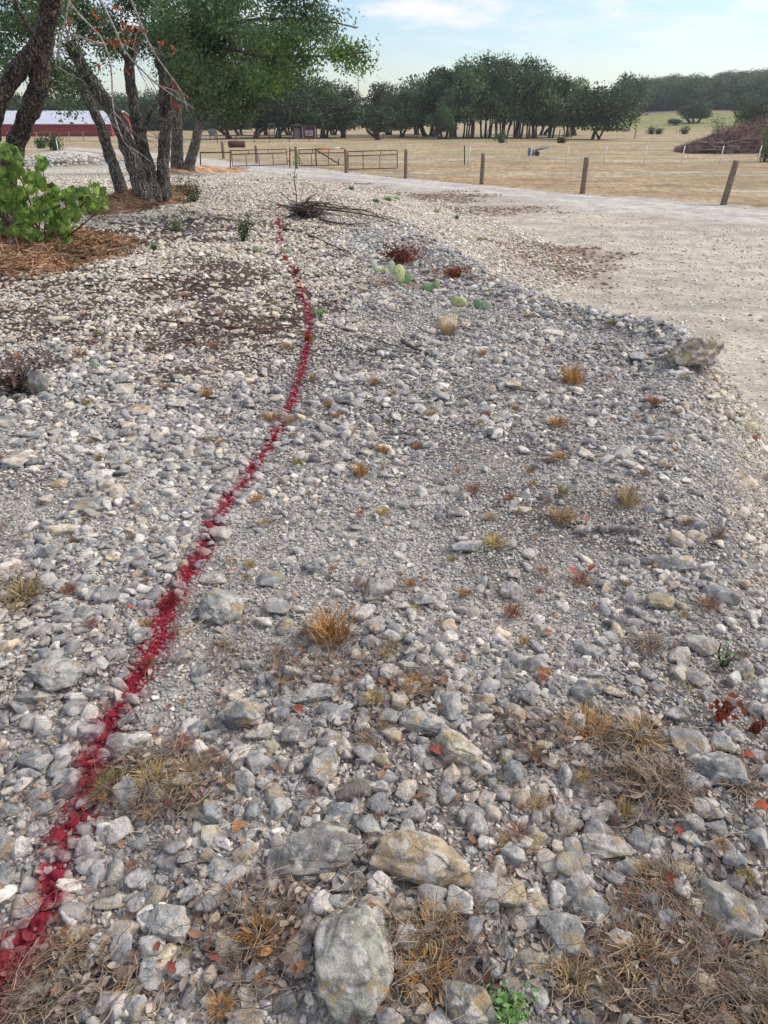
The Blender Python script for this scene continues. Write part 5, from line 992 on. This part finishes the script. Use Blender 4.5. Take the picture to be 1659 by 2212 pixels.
b = at(776, 300); b = np.array([at3(776, 250, 150)[0], 150, float(ground_z(-8, 150))]); root = thing('floodlight_mast', b, 'thin white mast with lamp head rising above the far trees', 'mast')
t = at3(771, 100, 150); m_ = at3(773.5, 150, 150); obj('pole', Geo().tube([b, m_, t], [.16, .13, .09], 8), M['white'], root); obj('lamp_head', Geo().box(t + (0, 0, .25), (.9, .35, .5)).box(t + (0, -.1, -.1), (.5, .2, .2)), M['white'], root, smooth=False)
b = at(512, 319); root = thing('rusty_tank', b, 'rusted steel tank lying on its side behind the left gate', 'tank'); k = 1 / ppm(b)
obj('drum', Geo().tube([b + (-18 * k, 0, .30), b + (-17 * k, 0, .30), b + (17 * k, 0, .30), b + (18 * k, 0, .30)], [.22, .27, .27, .22], 16, rough=.03), M['rust'], root); obj('cradle', Geo().box(b + (-12 * k, 0, .05), (.12, .6, .14)).box(b + (12 * k, 0, .05), (.12, .6, .14)), M['rustdark'], root, smooth=False)
b = at(460, 302); root = thing('feeder', b, 'grey metal livestock feeder on legs at the corral', 'feeder'); g = Geo()
V = np.array([[sx * a, sy * a, z] for z, a in ((.45, .22), (.8, .42), (1.15, .42), (1.16, .36)) for sx, sy in ((-1, -1), (1, -1), (1, 1), (-1, 1))]) + b; g.add(V, [[4 * i + j, 4 * i + (j + 1) % 4, 4 * i + 4 + (j + 1) % 4, 4 * i + 4 + j] for i in range(3) for j in range(4)] + [[0, 3, 2, 1], [12, 13, 14, 15]]); obj('hopper', g, M['greysteel'], root, smooth=False)
for sx in (-1, 1):
    for sy in (-1, 1): obj('leg', Geo().tube([b + (sx * .3, sy * .3, 0), b + (sx * .3, sy * .3, .75)], .03, 6), M['greysteel'], root)
A, B = at(582.5, 300), at(594, 300); g = Geo(); root = thing('timber_frame', A, 'bare timber swing frame standing under the far oaks', 'frame')
for q, nm in ((A, 'upright'), (B, 'upright')): obj(nm, Geo().box(q + (0, 0, .8), (.1, .1, 1.6)), M['post'], root, smooth=False)
obj('crossbar', Geo().box((A + B) / 2 + (0, 0, 1.65), (.9, .1, .1)).box((A + B) / 2 + (0, 0, .6), (.5, .06, .06)), M['post'], root, smooth=False)
b = at(1149, 336.5); root = thing('auger', b, 'grey drum machine with a long slanting tube lying in the field', 'farm machine'); k = 1 / ppm(b)
obj('drum', Geo().tube([b + (-9 * k, 0, .28), b + (-8 * k, 0, .28), b + (5 * k, 0, .28), b + (6 * k, 0, .28)], [.2, .27, .25, .15], 14), M['greysteel'], root); obj('tube', Geo().tube([b + (3 * k, -.1, .35), at3(1187, 317, b[1])], .07, 10), M['greysteel'], root)
obj('wheel', Geo().tube([b + (10 * k, -.2, .15), b + (10 * k, -.08, .15)], .17, 16), M['rustdark'], root); obj('frame', Geo().box(b + (4 * k, 0, .1), (14 * k, .08, .06)), M['rustdark'], root, smooth=False)
# rubble pile of pale stones at the left
g = Geo(); c0 = at(140, 352); k = 1 / ppm(c0); forms = [rock_shape(700 + i, 2, p=14) for i in range(6)]
for i in range(1500):
    u, v = random.gauss(0, .42), random.gauss(0, .42)
    if u * u + v * v > 1: continue
    px_ = c0[0] + u * 120 * k; py_ = c0[1] + v * 4.5; h = .55 * max(0, 1 - (u * u + v * v)) ** 1.3; sz_ = random.uniform(.10, .28); V, F = forms[i % 6]; a = random.uniform(0, 6.28); V = V * sz_ * (1, random.uniform(.6, 1), .6); V = np.stack([V[:, 0] * math.cos(a) - V[:, 1] * math.sin(a), V[:, 0] * math.sin(a) + V[:, 1] * math.cos(a), V[:, 2]], 1)
    g.add(V + (px_, py_, float(ground_z(px_, py_)) + h + .03), F)
tag(obj('rubble_pile', g, M['gravel']), 'heap of pale limestone rubble behind the leaning oak', 'rubble pile', kind='stuff', tint=(.54, .51, .46))

# ------------------------------------------------------------------ far trees
def far_proto(seed, H, Rr, stems, base, leafmat, n=6500, lean=.25, lobes=16):
    r_ = np.random.default_rng(seed); C = []; tops = []
    for i in range(lobes):
        a = r_.uniform(0, 6.28); q = r_.random() ** .5; z = base + (H - base) * (.06 + .80 * r_.random() ** .85 * (1 - .45 * q)); rad = r_.uniform(.34, .50) * Rr * 1.1; c = np.array([math.cos(a) * q * Rr * .78, math.sin(a) * q * Rr * .78, z]); tops.append(c)
        m = n // lobes; d = r_.normal(size=(m, 3)); d /= np.linalg.norm(d, axis=1)[:, None]; P = c + d * rad * r_.uniform(.4, 1.06, (m, 1)) * np.array([1.15, 1.15, .85]); C.append(P[noise3(P * 1.5, seed) > -.35])
    C = np.concatenate(C); C[:, 2] = np.maximum(C[:, 2], base * .8 + .4 * r_.random(len(C))); cr = leaf_quads(C, r_.uniform(.2, .42, len(C)), .65, 0, r_); ts = []
    for i in range(stems):
        a = 6.28 * i / stems + r_.normal() * .4; s0 = np.array([math.cos(a), math.sin(a), 0]) * (.25 + .10 * stems * r_.random()); t = tops[r_.integers(len(tops))] if stems < 6 else s0 * 1.6 + np.array([r_.normal() * .5, 0, H * .6]); mid = (s0 + t) / 2 + r_.normal(size=3) * lean * (1, 1, .3); w_ = (.30 if stems < 4 else .15) * r_.uniform(.8, 1.2)
        ts.append(([s0 - (0, 0, .2), s0 * .7 + mid * .3 + r_.normal(size=3) * .1, mid, t], [w_, w_ * .8, w_ * .65, w_ * .35]))
    return cr, ts, leafmat
PROTO = {'broad': far_proto(1, 8.5, 4.0, 3, 1.4, 'farleaf', 10000, .6, 22), 'round': far_proto(2, 8.5, 3.6, 2, 1.3, 'farleaf', 10000, .3, 22), 'tall': far_proto(3, 10.5, 3.9, 8, 2.1, 'farleaf', 14000, .25, 26), 'tall2': far_proto(4, 10.5, 3.7, 7, 2.2, 'farleaf', 14000, .25, 26), 'low': far_proto(5, 6.0, 3.2, 3, 1.2, 'farleaf', 6500, .7, 16), 'pale': far_proto(6, 6.0, 2.8, 3, 1.3, 'farleaf2', 5000, .6, 12), 'fork': far_proto(7, 7.5, 4.6, 4, 1.5, 'farleaf', 11000, .9, 26)}
PROOT = {}
def far_tree(kind, px, Y, top, wpx, label, group):
    b = at3(px, 290, Y); b[2] = float(ground_z(b[0], Y)); H = at3(px, top, Y)[2] - b[2]; Rw = wpx / 2 / ppm(b); cr, ts, lm = PROTO[kind]; h0 = cr[0][:, 2].max(); w0 = np.abs(cr[0][:, 0]).max()
    if kind not in PROOT:
        root = thing('oak_tree', (0, 0, 0), label, 'tree', group); obj('crown', cr, M[lm], root)
        for P, r_ in ts: obj('trunk', Geo().tube(P, r_, 7, sub=4, rough=.1), M['bark_far'], root)
        PROOT[kind] = root
    else: root = copy_tree(PROOT[kind]); tag(root, label, 'tree', group)
    root.location = b; root.scale = (Rw / w0, Rw / w0, H / h0); root.rotation_euler = (0, 0, random.uniform(-.5, .5) if kind == 'fork' else random.uniform(0, 6.28))
RG, CG_, LG = 'dark oaks in the row behind the gates', 'tall oaks of the many-trunked grove', 'scattered trees on the right'
for a in [('broad', 495, 101, 162, 162, 'oak with a low leaning limb at the left end of the far row'), ('round', 548, 104, 150, 156, 'dark oak second from the left end of the far row'), ('broad', 598, 105, 140, 169, 'oak behind the swing frame in the far row'), ('round', 645, 108, 142, 169, 'oak spreading over the small red shed'), ('broad', 700, 104, 160, 156, 'oak with leaning trunks right of the shed'), ('round', 742, 106, 168, 130, 'oak at the right end of the row below the white mast')]: far_tree(*a, RG)
far_tree('pale', 820, 98, 224, 78, 'small paler oak with crooked stems left of the grove', LG)
for a in [('broad', 808, 114, 172, 110, 'oak at the left end of the grove behind the small paler oak'), ('round', 868, 108, 176, 110, 'dark oak with one thick trunk on the left of the grove'), ('low', 930, 112, 150, 120, 'grove oak rising in steps to the taller ones'), ('low', 955, 100, 222, 70, 'low crooked oak in front of the grove')]: far_tree(*a, CG_)
for i, (px, Y_, top, wd) in enumerate([(975, 108, 124, 149), (1012, 103, 114, 138), (1050, 107, 106, 143), (1085, 103, 108, 138), (1118, 108, 110, 138), (1150, 104, 124, 132), (1190, 107, 150, 110), (1225, 110, 166, 100)]):
    far_tree('tall' if i % 2 else 'tall2', px, Y_, top, wd, ['grove oak on the left shoulder of the tall crowns', 'tall grove oak just left of the highest crowns', 'highest grove oak, left of centre', 'highest grove oak, in the centre', 'tall grove oak right of the highest crowns', 'grove oak where the crowns begin to fall to the right', 'lower grove oak toward the right end', 'last grove oak at the right end'][i], CG_)
for a in [('round', 520, 118, 172, 120, 'oak crown closing the gap behind the left end of the far row'), ('round', 575, 120, 165, 120, 'oak behind the timber frame, deeper in the far row'), ('broad', 625, 121, 160, 120, 'oak deep behind the shed in the far row'), ('round', 675, 119, 162, 120, 'oak behind the right side of the shed'), ('broad', 722, 120, 172, 110, 'oak behind the leaning trunks of the far row')]: far_tree(*a, RG)
for a in [('broad', 840, 122, 172, 120, 'oak deep at the left end of the grove'), ('round', 900, 121, 158, 130, 'oak behind the thick single trunk of the grove'), ('broad', 948, 122, 138, 130, 'oak behind the rising left shoulder of the grove'), ('round', 1170, 122, 138, 120, 'oak behind the falling right crowns of the grove'), ('broad', 1240, 120, 160, 130, 'oak behind the right end of the grove')]: far_tree(*a, CG_)
far_tree('fork', 1287, 99, 172, 205, 'wide oak with a low forked trunk right of the grove', LG)
far_tree('pale', 1355, 190, 152, 70, 'tall pale green tree behind the wide forked oak', LG); far_tree('low', 1493, 172, 216, 78, 'round dark oak alone on the green slope', LG); far_tree('pale', 1615, 120, 205, 90, 'pale bushy tree above the brush pile', LG); far_tree('pale', 1452, 165, 255, 40, 'bush at the left of the round dark oak', LG)
for px, py, wp, hp, lb in [(1084, 309, 26, 20, 'round cedar bush in front of the grove'), (1213, 309, 16, 10, 'tiny cedar bush below the grove end'), (1406, 290, 16, 14, 'small dark cedar, left one of the pair on the slope'), (1422, 290, 14, 10, 'smaller cedar right beside the small dark one'), (1476, 290, 20, 16, 'single cedar under the round dark oak'), (1553, 290, 44, 34, 'dark spiky cedar clump left of the pale bushy tree'), (119, 325, 36, 34, 'dark bushy cedar in front of the barn fence'), (90, 321, 18, 16, 'low cedar left of the bushy one by the barn'), (1652, 350, 44, 74, 'dark green cedar cut by the right edge')]:
    shrub('cedar_bush', lb, 'bush', (px, py), wp, hp, 700, .20, 'farleaf' if px > 200 else 'cedar', 9, 'bark_far', 'cedar bushes in the field', .5, .45)
def brush_pile():
    b = at(1600, 332); root = thing('brush_pile', b, 'big heap of purple-brown dead brush at the right edge', 'brush pile'); k = 1 / ppm(b); r_ = np.random.default_rng(6); n = 9000
    u = r_.uniform(-115, 130, n) * k; top = np.interp(u / k, [-115, -60, -20, 40, 130], [10, 32, 52, 70, 78]) * k; v = r_.uniform(-1.6, 1.6, n); z = r_.random(n) ** .7 * top * np.sqrt(np.clip(1 - (v / 2) ** 2, 0, 1)); C = np.stack([b[0] + u, b[1] + 1.5 + v, b[2] + z], 1)
    V, F = leaf_quads(C, r_.uniform(.25, .9, n), .05, 0, r_); 
    obj('twigs', (V, [F]), M['brush'], root); g = Geo()
    for i in range(45):
        q = b + np.array([r_.uniform(-80, -10) * k, r_.uniform(-.6, .3), r_.uniform(.1, .9)]); d = np.array([r_.normal(), r_.normal() * .4, r_.normal() * .35]); g.tube([q, q + d * .4, q + d * .8 + r_.normal(size=3) * .1], [.035, .025, .012], 5)
    obj('branch', g, M['twig'], root); g = Geo(); V, F = rock_shape(55, 3, detail=1.5); g.add(V * (205 * k, 2.6, 60 * k) + b + (20 * k, 1.5, 20 * k), F); obj('core', g, M['brush'], root)
brush_pile()
# the woods on the hill and behind the fields: one mass
WOODCROWN = []
for kd in ('broad', 'round', 'low', 'pale', 'fork'):
    (V, F), ts, lm = PROTO[kd]; V = V * (1 / 8.0); me = mk('wood_crown', V, [F]); me.materials.append(M[lm]); WOODCROWN.append(me)
pts = []
for _ in range(900): px, Y_ = random.uniform(1330, 1950), random.uniform(235, 420); pts.append((px, Y_, random.uniform(4.5, 11.5)))
for _ in range(260): px, Y_ = random.uniform(-250, 480), random.uniform(150, 185); pts.append((px, Y_, random.uniform(5, 8)))
for _ in range(150): px, Y_ = random.uniform(1180, 1420), random.uniform(250, 330); pts.append((px, Y_, random.uniform(5, 8)))
W3 = np.array([[at3(px, 260, Y_)[0], Y_, 0, h] for px, Y_, h in pts]); W3[:, 2] = ground_z(W3[:, 0], W3[:, 1]) - W3[:, 3] * .14; m = len(W3)
scatter('far_woods', 'hazy wooded hillside along the horizon', 'woods', proto_collection('wood_crowns', WOODCROWN), W3[:, :3], np.stack([np.zeros(m), np.zeros(m), rng.uniform(0, 6.28, m)], 1), np.stack([W3[:, 3] * 1.15, W3[:, 3] * 1.15, W3[:, 3]], 1), rng.integers(0, 5, m), np.ones((m, 3)))

# ------------------------------------------------------------------ the air
m_ = bpy.data.materials.new('air'); m_.use_nodes = True; N = m_.node_tree.nodes; N.remove(N['Principled BSDF']); v = N.new('ShaderNodeVolumePrincipled'); v.inputs['Color'].default_value = (.86, .92, 1, 1); v.inputs['Density'].default_value = .0004; v.inputs['Anisotropy'].default_value = .2
m_.node_tree.links.new(v.outputs[0], N['Material Output'].inputs['Volume'])
o = obj('haze', Geo().box((0, 280, 24), (760, 720, 56)), m_, base=(0, 280, 24), smooth=False); o['kind'] = 'stuff'; o['label'] = 'thin pale evening haze over the pasture'
